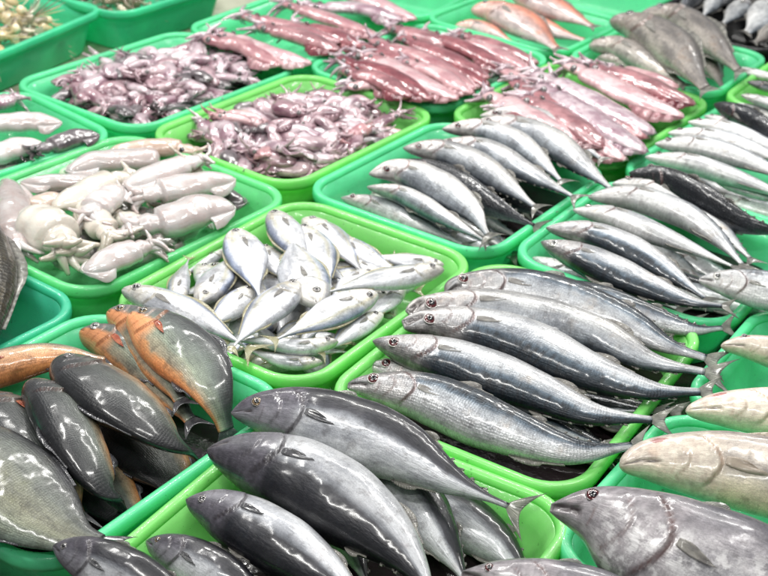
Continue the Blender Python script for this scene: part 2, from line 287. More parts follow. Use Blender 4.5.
def fish(sp, P, d='u', roll=0, label=None, group=None, mat=None, z=0.012, name=None, hs=1.0, gape=0.0, eye=True, res=1.0, pect=True, ek=None):
    """P: (px, py[, z]) from snout to tail base; d: the side of the photo the back faces (u, d, l, r); roll lifts the back."""
    pr = PROF[sp]; W = [on(p[0], p[1], p[2] if len(p) > 2 else z) for p in P]
    if mat in ('mackerel_pale', 'mackerel_silver') and sp == 'mackerel': hs *= .92
    if sp == 'silver': hs *= .93; c_ = sum(W)/len(W); W = [c_+(w0-c_)*1.13 for w0 in W]
    if len(W) > 2:
        for q_ in range(1, len(W)-1): W[q_] = W[q_]+np.array([rng.normal()*.0022, rng.normal()*.0022, 0])
    hs *= rng.uniform(.92, 1.05)*(.94 if sp in ('mackerel', 'tuna') else .88 if sp == 'bonito' else 1)
    n, m = int(150*res), int(48*res)//4*4
    u = np.linspace(0, 1, n); s = .55*u+.45*u*u; s[0] = 0
    C, L = catmull(W, s); T = nrm(np.gradient(C, axis=0))
    B = nrm(np.cross(T, ZUP)); 
    ref = {'u': np.array([0, 1., 0]), 'd': np.array([0, -1., 0]), 'l': np.array([-1., 0, 0]), 'r': np.array([1., 0, 0])}[d]
    if B.mean(0) @ ref < 0: B = -B
    Nn = np.cross(T, B); Nn = np.where((Nn @ ZUP)[:, None] < 0, -Nn, Nn)
    roll = roll+18 if d == 'u' else (roll-22 if d == 'd' else roll)
    r = math.radians(roll); D = math.cos(r)*B+math.sin(r)*Nn; Lt = -math.sin(r)*B+math.cos(r)*Nn
    up = smooth_interp(s, pr['s'], pr['up'])*L*hs; dn = smooth_interp(s, pr['s'], pr['dn'])*L*hs; w_ = smooth_interp(s, pr['s'], pr['w'])*L
    th = np.arange(m)/m*2*math.pi; ct, st_ = np.cos(th), np.sin(th)
    X = w_[:, None]*(np.sign(ct)*np.abs(ct)**.92)[None]; Y = np.where(st_[None] > 0, up[:, None], dn[:, None])*st_[None]
    t = np.broadcast_to((1+st_)[None]/2, (n, m)); ss = np.broadcast_to(s[:, None], (n, m))
    g = pr['gill']; sg = g-.16*np.abs(t-.45)**1.7*(g/.24)*1.6
    m_t = np.clip((t-.06)/.1, 0, 1)*np.clip((.93-t)/.12, 0, 1)
    dd = ss-sg
    k = 1+m_t*np.where(dd < 0, .10*np.exp(dd/.05), -.075*np.exp(-dd/.02))
    mo_ = pr['mouth']; sg2 = sg-.075*(g/.24); d2 = ss-sg2; k += m_t*np.where(d2 < 0, .04*np.exp(d2/.03), -.035*np.exp(-d2/.008))*(np.abs(t-.45) < .33)
    line = np.exp(-(dd/.006)**2)*m_t+.55*np.exp(-(d2/.004)**2)*m_t*(np.abs(t-.42) < .3)+.5*np.exp(-((ss-mo_-.015-.02*np.cos((t-.4)*5))/.004)**2)*(t < .5)*(t > .18)
    # mouth
    mo = pr['mouth']; tm = .47-.14*(ss/mo); mm = (ss < mo)*np.exp(-((t-tm)/(.035+gape*.08))**2)*np.clip(ss/.006, 0, 1)*np.clip((mo-ss)/.015, 0, 1)
    k -= mm*(.22+gape*.6)
    X = X*k; Y = Y*(1+(k-1)*.5)
    jaw = np.clip(1-ss/(mo*1.2), 0, 1)*(t < tm-.02)*gape*.055*L; Y = Y-jaw
    # irregular flesh
    ph = rng.rand(4)*6; X = X*(1+.02*np.sin(ss*11+ph[0]+t*3)+.012*np.sin(ss*29+ph[1]-t*7)); 
    V = C[:, None]+Lt[:, None]*X[..., None]+D[:, None]*Y[..., None]
    V = V.reshape(-1, 3); F = []
    idx = np.arange(n*m).reshape(n, m); nx = np.roll(idx, -1, 1)
    F = np.stack([idx[:-1], idx[1:], nx[1:], nx[:-1]], -1).reshape(-1, 4).tolist()
    F.append(list(idx[0])); F.append(list(idx[-1][::-1]))
    Tt = t.copy(); st3 = np.stack([ss, Tt, np.clip(line, 0, 1)-mm], -1).reshape(-1, 3)
    bp = np.stack([ss*L, (t-.5)*(up.max()+dn.max()), np.broadcast_to(rng.rand()*5, (n, m))+.25*X], -1).reshape(-1, 3)
    body = pts(name or NAMES[sp], V, F, MF[mat or sp], None, attrs={'st': st3, 'bp': bp}, loc=C[n//2])
    cat = 'fish'; tag(body, label, cat, group)
    i_eye = int(np.argmin(abs(s-pr['eye'][0]))); te = pr['eye'][1]
    th_e = math.asin(2*te-1)
    def surf(i, th0, side=1, lift=0.0):
        x = w_[i]*abs(math.cos(th0))**.92*side; y = (up[i] if math.sin(th0) > 0 else dn[i])*math.sin(th0)
        kk = 1.0
        return C[i]+Lt[i]*(x+lift*side)+D[i]*y, nrm(Lt[i]*side*math.cos(th0)/max(w_[i], 1e-4)+D[i]*math.sin(th0)/max(up[i], 1e-4))
    if eye:
        er = pr['eye'][2]*L
        tocam = CAMP-C[i_eye]; side = 1 if Lt[i_eye] @ tocam > 0 else -1
        c0, nn = surf(i_eye, th_e, side, er*.05); nn = nrm(nn*.6+Lt[i_eye]*side*.6)
        ev, ef = disc_dome(c0, nn, T[i_eye], er, er*.34, 18); eo = pts('eye', ev, ef, EYE[ek or pr['ek']], body)
        pv, pf = disc_dome(c0+nn*er*.30, nn, T[i_eye], er*.56, er*.18, 14); pupil = pts('pupil', pv, pf, PUP, body); pupil.parent = eo; pupil.location = pupil.location-eo.location
        rv, rf = ring(c0+nn*er*.04, nn, T[i_eye], er*1.06, er*.12); ro = pts('eye_ring', rv, rf, RINGD if sp in ('pacu', 'tuna', 'bonito', 'grey') else RING, body)
    # fins
    fm = FIN[pr['fin']]
    tl = pr['tail']*L*rng.uniform(.72, .92); fk = pr['fork']
    def finsheet(nm, org, A, Bv, outline, fmat, lift=None, nu=8, nv=10, thick=.0007):
        "outline(u,v)->(a,b) in metres"
        V = []; S = []
        Nf = nrm(np.cross(A, Bv))
        for sgn in (1, -1):
            for i in range(nu+1):
                for j in range(nv+1):
                    a, b_ = outline(i/nu, j/nv)
                    wob = .05*a*math.sin(j/nv*9+ph[2])*(i/nu)
                    V.append(org+A*a+Bv*b_+Nf*(wob+sgn*thick*(1-.7*i/nu))); S.append((i/nu, j/nv, 0))
        F = []; q = (nu+1)*(nv+1)
        for i in range(nu):
            for j in range(nv):
                a = i*(nv+1)+j; F.append((a, a+1, a+nv+2, a+nv+1)); F.append((q+a, q+a+nv+1, q+a+nv+2, q+a+1))
        ed = [i*(nv+1) for i in range(nu+1)]+[nu*(nv+1)+j for j in range(1, nv+1)]+[i*(nv+1)+nv for i in range(nu-1, -1, -1)]+[j for j in range(nv-1, 0, -1)]
        for a, b_ in zip(ed, ed[1:]+ed[:1]): F.append((a, b_, q+b_, q+a))
        return pts(nm, V, F, fmat, body, attrs={'st': S})
    e = n-1; root = (up[e]+dn[e])*.8
    def tail_outline(u_, v_):
        q = 2*v_-1; spread = abs(q)**.8*np.sign(q)
        ln = tl*(.42+.58*abs(q)**1.3)
        return u_*ln*(1-.12*fk*abs(q)), spread*(root*.5+(u_**.85)*tl*.62*fk**.5)
    finsheet('tail_fin', C[e]-T[e]*.004*L, T[e], D[e], tail_outline, fm, nu=7, nv=16)
    tocam = CAMP-C[n//3]; side = 1 if Lt[n//3] @ tocam > 0 else -1
    if pect:
        i0 = int(np.argmin(abs(s-(g+.012)))); c0, nn = surf(i0, -.05, side, .001)
        A = nrm(T[i0]*.97+nn*.02-D[i0]*.14); Bv = nrm(np.cross(nn, A)); fl = L*(.085 if sp == 'mackerel' else .11 if sp in ('tuna', 'bonito') else .13)
        finsheet('pectoral_fin', c0, A, Bv, lambda u_, v_: (u_*fl*(1-.45*(v_)), (v_-.5)*fl*(.10+.17*math.sin(.5+u_*2.4))), FIN['red'] if sp == 'pacu' else (FIN['pale'] if sp in ('mackerel', 'silver', 'grey') else FIN['dark'] if sp == 'tuna' else fm), nu=6, nv=6)
    # dorsal fin: low folded flap along the back
    ds, de, dh = {'mackerel': (.33, .46, .035), 'tuna': (.3, .42, .03), 'bonito': (.32, .45, .03), 'cream': (.35, .7, .04), 'silver': (.3, .85, .03), 'pacu': (.42, .7, .05), 'grey': (.28, .8, .04)}[sp]
    def ridge(nm, a0, a1, hgt, sgn, fmat):
        ii = [int(np.argmin(abs(s-x))) for x in np.linspace(a0, a1, 12)]; V = []; S = []
        for q_, o_ in ((0, 1), (1, 1), (1, -1), (0, -1)):
            for k_, i in enumerate(ii):
                base = C[i]+D[i]*((up[i] if sgn > 0 else -dn[i])*.96); hh = hgt*L*(math.sin(math.pi*min(1, (k_+.35)/8))**.6 if k_ < 8 else .35) if q_ else 0
                V.append(base+D[i]*sgn*hh*.75+Lt[i]*side*hh*.15+T[i]*hh*.7+Lt[i]*o_*.0006); S.append((q_, k_/11, 0))
        F = []; K = len(ii)
        for r_ in range(4):
            for k_ in range(K-1): a = r_*K+k_; b_ = ((r_+1) % 4)*K+k_; F.append((a, a+1, b_+1, b_))
        pts(nm, V, F, fmat, body, attrs={'st': S})
    ridge('dorsal_fin', ds, de, dh, 1, fm)
    ridge('anal_fin', .62, .78, dh*.8, -1, fm)
    if sp in ('mackerel', 'tuna', 'bonito'):
        ridge('second_dorsal_fin', .62, .70, .025, 1, fm)
        for a0 in (.75, .80, .85, .90):
            ridge('finlet', a0, a0+.022, .012, 1, fm)
    return body
def disc_dome(c, nn, tdir, r, h, m):
    a = nrm(tdir-nn*(tdir @ nn)); b = np.cross(nn, a); V = []; F = []
    K = 5
    for k in range(K):
        f = k/K*math.pi/2; rr = r*math.cos(f); z = h*math.sin(f)
        for j in range(m): th = 2*math.pi*j/m; V.append(c+nn*z+a*rr*math.cos(th)+b*rr*math.sin(th))
    V.append(c+nn*h)
    for k in range(K-1):
        for j in range(m): F.append((k*m+j, k*m+(j+1) % m, (k+1)*m+(j+1) % m, (k+1)*m+j))
    for j in range(m): F.append(((K-1)*m+j, (K-1)*m+(j+1) % m, K*m))
    F.append(tuple(range(m-1, -1, -1)))
    return V, F
def ring(c, nn, tdir, R, r, M=20, m=6):
    a = nrm(tdir-nn*(tdir @ nn)); b = np.cross(nn, a); V = []; F = []
    for i in range(M):
        th = 2*math.pi*i/M; d = a*math.cos(th)+b*math.sin(th)
        for j in range(m): q = 2*math.pi*j/m; V.append(c+d*(R+r*math.cos(q))+nn*r*.8*math.sin(q))
    for i in range(M):
        for j in range(m): F.append((i*m+j, ((i+1) % M)*m+j, ((i+1) % M)*m+(j+1) % m, i*m+(j+1) % m))
    return V, F

# ------------------------------------------------------------------ table and ground
def table_mat():
    N = NT('wet_table'); tc = N.n('ShaderNodeTexCoord'); OB = tc.outputs['Object']
    c = N.mix(N.rng(N.noise(OB, 6, 4, .6), .35, .65), (.022, .019, .017), (.05, .042, .034))
    p = N.bsdf(Base_Color=c, Roughness=N.rng(N.noise(OB, 25, 3), .3, .7, .12, .5), Normal=N.bump(N.noise(OB, 60, 3), .3, .003)); N.l(p.outputs[0], N.out.inputs[0]); return N.m
def boxmesh(c, sx, sy, sz, ang=0.0, bev=0.004):
    import bmesh
    bm = bmesh.new(); bmesh.ops.create_cube(bm, size=1.0)
    bmesh.ops.scale(bm, vec=(sx, sy, sz), verts=bm.verts); bmesh.ops.bevel(bm, geom=bm.edges[:], offset=bev, segments=2, affect='EDGES')
    bmesh.ops.rotate(bm, matrix=Matrix.Rotation(ang, 3, 'Z'), verts=bm.verts)
    V = [np.array(v.co)+np.array(c) for v in bm.verts]; F = [tuple(v.index for v in f.verts) for f in bm.faces]; bm.free(); return V, F
DEP = .088
V, F = boxmesh((.3, 2.4, -DEP-.022), 7.0, 6.4, .04, YAW)
tag(pts('table_top', V, F, table_mat(), smooth=False), 'dark wet stall table top under the green trays', 'table', kind='structure')
Nb = NT('pale_board'); tcb = Nb.n('ShaderNodeTexCoord'); cb = Nb.mix(Nb.rng(Nb.noise(tcb.outputs['Object'], 14, 4), .35, .7), (.46, .46, .36), (.30, .30, .22))
pb = Nb.bsdf(Base_Color=cb, Roughness=.35, Normal=Nb.bump(Nb.noise(tcb.outputs['Object'], 80, 3), .3, .002)); Nb.l(pb.outputs[0], Nb.out.inputs[0])
cc = (on(20, 95, -DEP)+on(250, -20, -DEP))/2
V, F = boxmesh((cc[0]-.05, cc[1]+.05, -DEP-.0005+.004), 1.5, .30, .010, YAW)
tag(pts('board', V, F, Nb.m, smooth=False), 'pale greenish board showing between the far left trays', 'board')

# ------------------------------------------------------------------ trays
def tray_mat(name, col, dark=1.0, stain=.0):
    N = NT(name); tc = N.n('ShaderNodeTexCoord'); OB = tc.outputs['Object']
    n = N.noise(OB, 9, 4, .6); c = N.mix(N.rng(n, .3, .7), col, tuple(x*.82 for x in col))
    c = N.mix(N.ma('MULTIPLY', N.rng(N.noise(OB, 70, 4, .7), .60, .76), .35), c, tuple(.5*x+.22 for x in col))
    sc2 = N.n('ShaderNodeMapping'); N.l(OB, sc2.inputs[0]); sc2.inputs['Scale'].default_value = (1, 9, 4); sc2.inputs['Rotation'].default_value = (0, 0, .6)
    c = N.mix(N.ma('MULTIPLY', N.rng(N.noise(sc2.outputs[0], 22, 5, .75), .60, .72), .3), c, tuple(.45*x+.4 for x in col))
    c = N.mix(N.ma('MULTIPLY', N.rng(N.noise(OB, 120, 3, .7), .66, .72), .45), c, (.05, .12, .06))
    if stain: c = N.mix(N.ma('MULTIPLY', N.rng(N.noise(OB, 26, 4, .7), .62, .70), stain), c, (.05, .09, .06))
    wet = N.bump(N.noise(OB, 95, 3, .6), .25, .002); wet = N.bump(N.rng(N.voro(OB, 190), 0, .35, 1, 0), .35, .0009, wet)
    p = N.bsdf(Base_Color=c, Roughness=.34, Normal=N.bump(N.noise(OB, 300, 2), .08, .001), Coat_Weight=.55, Coat_Roughness=.08, Coat_Normal=wet)
    tr = N.n('ShaderNodeBsdfTranslucent'); N.l(c, tr.inputs[0]); mx = N.n('ShaderNodeMixShader'); mx.inputs[0].default_value = .5
    N.l(p.outputs[0], mx.inputs[1]); N.l(tr.outputs[0], mx.inputs[2]); N.l(mx.outputs[0], N.out.inputs[0]); return N.m
TM = {'lime': tray_mat('lime_plastic', (.38, .99, .30)), 'green': tray_mat('green_plastic', (.26, .98, .44)), 'mint': tray_mat('mint_plastic', (.20, .98, .54)),
      'teal': tray_mat('teal_plastic', (.12, .88, .52)), 'worn': tray_mat('worn_teal_plastic', (.09, .76, .48), stain=.85), 'black': tray_mat('black_plastic', (.012, .012, .014))}
def rrect(a, b, r, k=9):
    r = min(r, a*.95, b*.95); P = []
    for cx, cy, a0 in ((a-r, b-r, 0), (-a+r, b-r, 90), (-a+r, -b+r, 180), (a-r, -b+r, 270)):
        for i in range(k+1): q = math.radians(a0+90*i/k); P.append((cx+r*math.cos(q), cy+r*math.sin(q)))
        # straight side subdivisions come from the next corner
    return P
def tray(center, du, dv, col, label, ang=0.0, z0=0.0, name='plastic_tray'):
    ca, sa = math.cos(ang), math.sin(ang); U = UD*ca+VD*sa; Vv = -UD*sa+VD*ca
    a, b = du/2, dv/2
    # profile: (inset, z, corner radius) outer wall up, lip, inner wall down, floor
    outer = [(.034, -DEP, .04), (.030, -DEP+.004, .042), (.017, -.03, .048), (.0105, -.008, .05)]
    inner = [(.0135, -.008, .048), (.0205, -.03, .045), (.033, -DEP+.012, .038), (.042, -DEP+.0035, .034)]
    prof = outer+inner
    V = []; F = []; per = None
    for ins, z, r in prof:
        P = rrect(a-ins, b-ins, r); per = len(P)
        for x, y in P: V.append(center+U*x+Vv*y+ZUP*(z+z0))
    R = len(prof)
    for i in range(R-1):
        for j in range(per): F.append((i*per+j, i*per+(j+1) % per, (i+1)*per+(j+1) % per, (i+1)*per+j))
    F.append(tuple(range(per))[::-1]); F.append(tuple((R-1)*per+j for j in range(per)))
    body = pts(name, V, F, TM[col], None, loc=center+ZUP*(z0-DEP)); tag(body, label, 'tray', 'green plastic fish trays on the stall' if col != 'black' else None)
    # lip: a rolled rim with a short skirt
    lip = [(.0005, -.0155), (-.0002, -.010), (.0000, -.0035), (.0012, -.0008), (.0034, .0001), (.0085, .0000), (.0112, -.0014), (.0128, -.0050), (.0132, -.0085), (.0108, -.0088), (.0090, -.0035), (.0045, -.0033), (.0028, -.0080), (.0022, -.0155)]
    V = []; F = []
    for ins, z in lip:
        P = rrect(a-ins, b-ins, .058-ins)
        for x, y in P: V.append(center+U*x+Vv*y+ZUP*(z+z0))
    R = len(lip)
    for i in range(R):
        for j in range(per): i2 = (i+1) % R; F.append((i*per+j, i*per+(j+1) % per, i2*per+(j+1) % per, i2*per+j))
    pts('rim', V, F, TM[col], body)
    return body
JP = {(0, 0): (97, 301), (1, 0): (297, 192), (2, 0): (437, 113), (3, 0): (560, 57), (0, 1): (305, 396), (1, 1): (486, 258), (2, 1): (620, 172), (3, 1): (715, 98),
      (0, 2): (562, 497), (1, 2): (733, 327), (1, -1): (137, 133), (2, -1): (305, 67), (3, -1): (420, 17), (-1, 1): (45, 582), (1, -2): (4, 84), (2, -2): (180, 25)}
JW = {(-1, 0): on(97, 301)+on(45, 582)-on(305, 396)}
def J(i, j):
    if (i, j) in JW: return JW[(i, j)]
    if (i, j) in JP: return on(*JP[(i, j)])
    best = min(JP, key=lambda k: (k[0]-i)**2+(k[1]-j)**2+.01*k[0]); return on(*JP[best])+UD*GU*(i-best[0])+VD*GV*(j-best[1])
TR = {}
def cell(i, j, col, label, du=None, dv=None, sh=(0, 0), z0=0.0):
    q = [J(i, j), J(i+1, j), J(i, j+1), J(i+1, j+1)]; c = sum(q)/4+UD*sh[0]+VD*sh[1]
    U = (q[1]-q[0]+q[3]-q[2])/2; Vv = (q[2]-q[0]+q[3]-q[1])/2
    a1 = math.atan2(U @ VD, U @ UD); a2 = math.atan2(-(Vv @ UD), Vv @ VD); an = (a1+a2)/2
    DU = du or np.linalg.norm(U)-.007; DV = dv or np.linalg.norm(Vv)-.007
    TR[(i, j)] = (c, an, DU, DV); return tray(c, DU, DV, col, label, an, z0)
cell(-1, 0, 'mint', 'mint green tray at front left holding dark orange-bellied fish')
cell(0, 0, 'lime', 'lime green tray in the middle holding small silver fish')
cell(1, 0, 'mint', 'mint green tray of silvery mackerel just behind the small silver fish')
cell(2, 0, 'lime', 'lime green tray overflowing with dark red squid, right of centre at the back')
cell(3, 0, 'mint', 'mint green tray of mottled grey fish at the top right')
cell(-1, -1, 'worn', 'worn teal tray with black marks on its rim at the left edge')
cell(0, -1, 'green', 'bright green tray of large white squid and cuttlefish at left')
cell(1, -1, 'lime', 'lime green tray heaped with small purple-grey squid in the middle')
cell(2, -1, 'mint', 'mint green tray of maroon squid, behind the small purple-grey squid')
cell(3, -1, 'mint', 'mint green tray of pink fish at the top centre')
cell(0, -2, 'mint', 'mint green tray at the left edge with a long white and a dark squid')
cell(1, -2, 'mint', 'mint green tray of small purple squid at upper left')
cell(2, -2, 'mint', 'mint green tray of pink squid at the top, left of centre')
cell(3, -2, 'mint', 'empty looking mint green tray cut off by the top edge')
cell(-1, 1, 'lime', 'lime green tray holding dark tunas at the bottom of the photo')
cell(0, 1, 'lime', 'lime green tray of red-eyed mackerel right of centre at the front')
cell(1, 1, 'mint', 'mint green tray of white-bellied mackerel at the right')
cell(2, 1, 'mint', 'mint green tray of small pale fish at the far right')
cell(3, 1, 'lime', 'lime green tray corner at the right edge near the top')
cell(4, -1, 'mint', 'mint green tray cut off by the top edge behind the grey fish')
cell(4, 0, 'black', 'black tray of dark fish with white bellies in the top right corner')
# the right-hand pair, a little out of line
def edge_tray(p0, p1, col, label, dv=.42, z0=0.0, side=1):
    a_, b_ = on(*p0), on(*p1); U = nrm(b_-a_); an = math.atan2(U @ VD, U @ UD); Vv = -UD*math.sin(an)+VD*math.cos(an)
    du = np.linalg.norm(b_-a_)-.006; return tray((a_+b_)/2+Vv*side*dv/2, du, dv, col, label, an, z0)
edge_tray((535, 552), (674, 400), 'mint', 'mint green tray under the big purplish fish at bottom right')
edge_tray((674, 400), (762, 300), 'mint', 'mint green tray under cream-headed fish at the right edge')
T1 = edge_tray((-125, 113), (112, 12), 'teal', 'dark teal tray of beige shrimp in the top left corner', side=-1, z0=.012, dv=.40)
T2 = edge_tray((118, 22), (240, -16), 'teal', 'dark teal tray at the top edge, beside the beige shrimp', side=-1, z0=.012, dv=.36)
T1D = (np.linalg.norm(on(-125, 113)-on(112, 12))/2-.07, .118); T2D = (np.linalg.norm(on(118, 22)-on(240, -16))/2-.062, .12)

# ------------------------------------------------------------------ fish of the front trays
def many(sp, group, rows, **kw):
    for r in rows:
        P, d, label = r[:3]; d = str(d); k = dict(kw); k.update(r[3] if len(r) > 3 else {})
        fish(sp, P, d, label=label, group=group, **k)

many('mackerel', 'mackerel in the front lime green tray', [
 ([(348, 384), (372, 386), (430, 398), (500, 427), (570, 449), (632, 446)], 'u', 'front mackerel with big red eye and blue back, nearest the viewer in its tray', dict(roll=8, gape=.25)),
 ([(373, 341), (395, 347), (455, 364), (530, 391), (590, 412), (652, 420)], 'd', 'mackerel second from the front, white belly up and dark back below', dict(roll=4)),
 ([(366, 365), (400, 373), (460, 395), (540, 425), (600, 445)], 'u', 'mackerel mostly hidden between the two front ones, only its dark head showing', dict(z=-.012, roll=10)),
 ([(404, 328), (440, 326), (510, 340), (590, 372), (650, 392), (700, 392)], 'd', 'third mackerel from the front with open mouth and grey striped back', dict(roll=4, gape=.5)),
 ([(410, 316), (432, 309), (500, 312), (590, 335), (650, 360), (705, 372)], 'd', 'pinkish grey mackerel fourth from the front', dict(mat='mackerel_silver', gape=.4, roll=0)),
 ([(445, 293), (468, 288), (530, 292), (610, 318), (665, 345), (706, 358)], 'u', 'rearmost full mackerel with red eye beside the tray rim', dict(roll=8, gape=.3)),
 ([(520, 290), (580, 297), (640, 316), (690, 330), (722, 328)], 'u', 'bluish mackerel behind the rest, its tail over the tray corner', dict(z=.0, roll=15)),
 ([(450, 335), (520, 355), (600, 392), (670, 410)], 'd', 'dark mackerel under the third and fourth ones', dict(z=-.03, mat='dark', eye=False)),
], z=.014)

many('tuna', 'dark tunas in the front tray', [
 ([(231, 413), (260, 412), (320, 424), (390, 448), (455, 482), (508, 506)], 'u', 'tuna at the back of its tray with gold eye and forked tail over the rim', dict(z=.02, roll=14)),
 ([(207, 450), (250, 461), (310, 482), (370, 522), (410, 565), (437, 608)], 'd', 'tuna with a broad white belly, second from the back', dict(z=.024, roll=6, eye=False)),
 ([(186, 500), (225, 513), (280, 540), (335, 580), (375, 625)], 'd', 'tuna third from the back, dark snout against the lime green wall', dict(z=.018, roll=12, ek='dull')),
 ([(146, 541), (190, 558), (240, 588), (290, 635)], 'u', 'small tuna with pale cheek and gold eye, in front of the third', dict(z=-.0, roll=10)),
 ([(53, 546), (95, 562), (150, 590), (210, 630)], 'u', 'tuna at the bottom left whose head rests on the tray rim', dict(z=.02, roll=20, ek='dull')),
 ([(360, 458), (410, 500), (450, 550), (470, 590)], 'u', 'dark tuna lying low under the two white-bellied ones', dict(z=-.03, eye=False)),
 ([(375, 450), (430, 485), (480, 530), (500, 570)], 'd', 'lowest tuna in shadow below the forked tail', dict(z=-.05, eye=False)),
 ([(395, 468), (445, 508), (500, 550), (535, 595)], 'u', 'low dark tuna beside the forked tail', dict(z=-.045, eye=False)),
 ([(250, 440), (300, 480), (340, 530), (370, 590)], 'u', 'buried tuna between the second and third ones', dict(z=-.03, eye=False)),
], )

many('pacu', 'orange-bellied fish in the front left tray', [
 ([(130, 317), (152, 330), (194, 366), (217, 398, .02), (226, 430, -.01)], 'r', 'orange-bellied fish with a grey face and eye, right of its tray', dict(z=.030, roll=12, mat='pacu_face', hs=.86)),
 ([(108, 314), (132, 325), (160, 360), (180, 400)], 'r', 'fish with bright orange cheek tucked behind the rightmost one', dict(z=.012, roll=18, mat='pacu_face', hs=.65)),
 ([(57, 362), (85, 378), (132, 410), (170, 438, .01), (196, 458, -.02)], 'l', 'black and grey orange-bellied fish across the middle of its tray', dict(z=.026, roll=14, hs=.86, ek='dull', pect=False)),
 ([(27, 386), (52, 408), (82, 450), (105, 484, .005), (122, 510, -.03)], 'l', 'slim charcoal fish left of the middle one', dict(z=.02, roll=20, hs=.66, eye=False, pect=False)),
 ([(-80, 432), (-30, 465), (25, 508), (65, 532), (96, 545)], 'r', 'large yellowish grey fish in the bottom left corner', dict(z=.018, roll=5, mat='pacu_pale', eye=False)),
 ([(-25, 400), (10, 422), (48, 470), (75, 512)], 'l', 'dark grey fish between the charcoal one and the corner one', dict(z=-.005, roll=20, hs=.9, eye=False)),
 ([(-60, 392), (-10, 372), (50, 358), (105, 360)], 'u', 'pale orange fish with a red slit behind its gill at the left edge', dict(z=.0, roll=-10, mat='pacu_orange', hs=.6)),
 ([(80, 334), (108, 345), (150, 372), (190, 420)], 'r', 'fish with a small mottled white head below the tray wall', dict(z=-.004, roll=14, mat='pacu_face', hs=.6, ek='silver')),
 ([(100, 400), (140, 440), (165, 475), (180, 500)], 'l', 'black fish deep under the middle one', dict(z=-.035, eye=False)),
 ([(60, 440), (100, 490), (130, 520), (140, 530)], 'l', 'black fish deep at the lower rim of the tray', dict(z=-.045, eye=False)),
])
many('grey', 'scaled fish at the left edge', [
 ([(-52, 200), (-32, 240), (-22, 285), (-20, 330), (-26, 375)], 'r', 'brown large-scaled fish at the left edge in the worn teal tray', dict(z=.02, mat='scaled', hs=.9, eye=False)),
 ([(-60, 250), (-36, 285), (-20, 325), (-10, 362)], 'r', 'silver-scaled fish below the brown one at the left edge', dict(z=-.01, mat='scaled', hs=1.0, eye=False)),
])

many('bonito', 'big fish at the right', [
 ([(551, 505), (600, 516), (690, 553), (800, 600), (900, 650), (960, 690)], 'u', 'big purplish grey fish with dark red eye and open mouth at bottom right', dict(z=.045, roll=16, gape=.28)),
 ([(462, 572), (520, 584), (620, 612), (740, 650)], 'u', 'purplish fish cut off by the bottom edge, only its eye and brow showing', dict(z=.03, roll=16, gape=.4)),
])
many('cream', 'big fish at the right', [
 ([(620, 466), (660, 464), (740, 474), (860, 500), (980, 540)], 'u', 'cream coloured fish with a red bruise above its jaw, right edge', dict(z=.04, roll=16, eye=False)),
 ([(686, 411), (730, 409), (800, 418), (900, 440), (980, 470)], 'u', 'cream fish head above the one with the red bruise', dict(z=.035, roll=16, eye=False, hs=.85)),
 ([(721, 346), (760, 350), (830, 368), (920, 400)], 'u', 'pinkish beige pointed fish head at the right edge, below the silver head', dict(z=.03, roll=20, hs=.8)),
])
fish('mackerel', [(699, 279), (740, 284), (810, 300), (900, 330)], 'u', roll=14, z=.03, mat='mackerel_pale', hs=1.25, ek='silver', label='silver fish head with a ringed grey eye at the right edge', group='big fish at the right', name='large_fish', gape=.2)

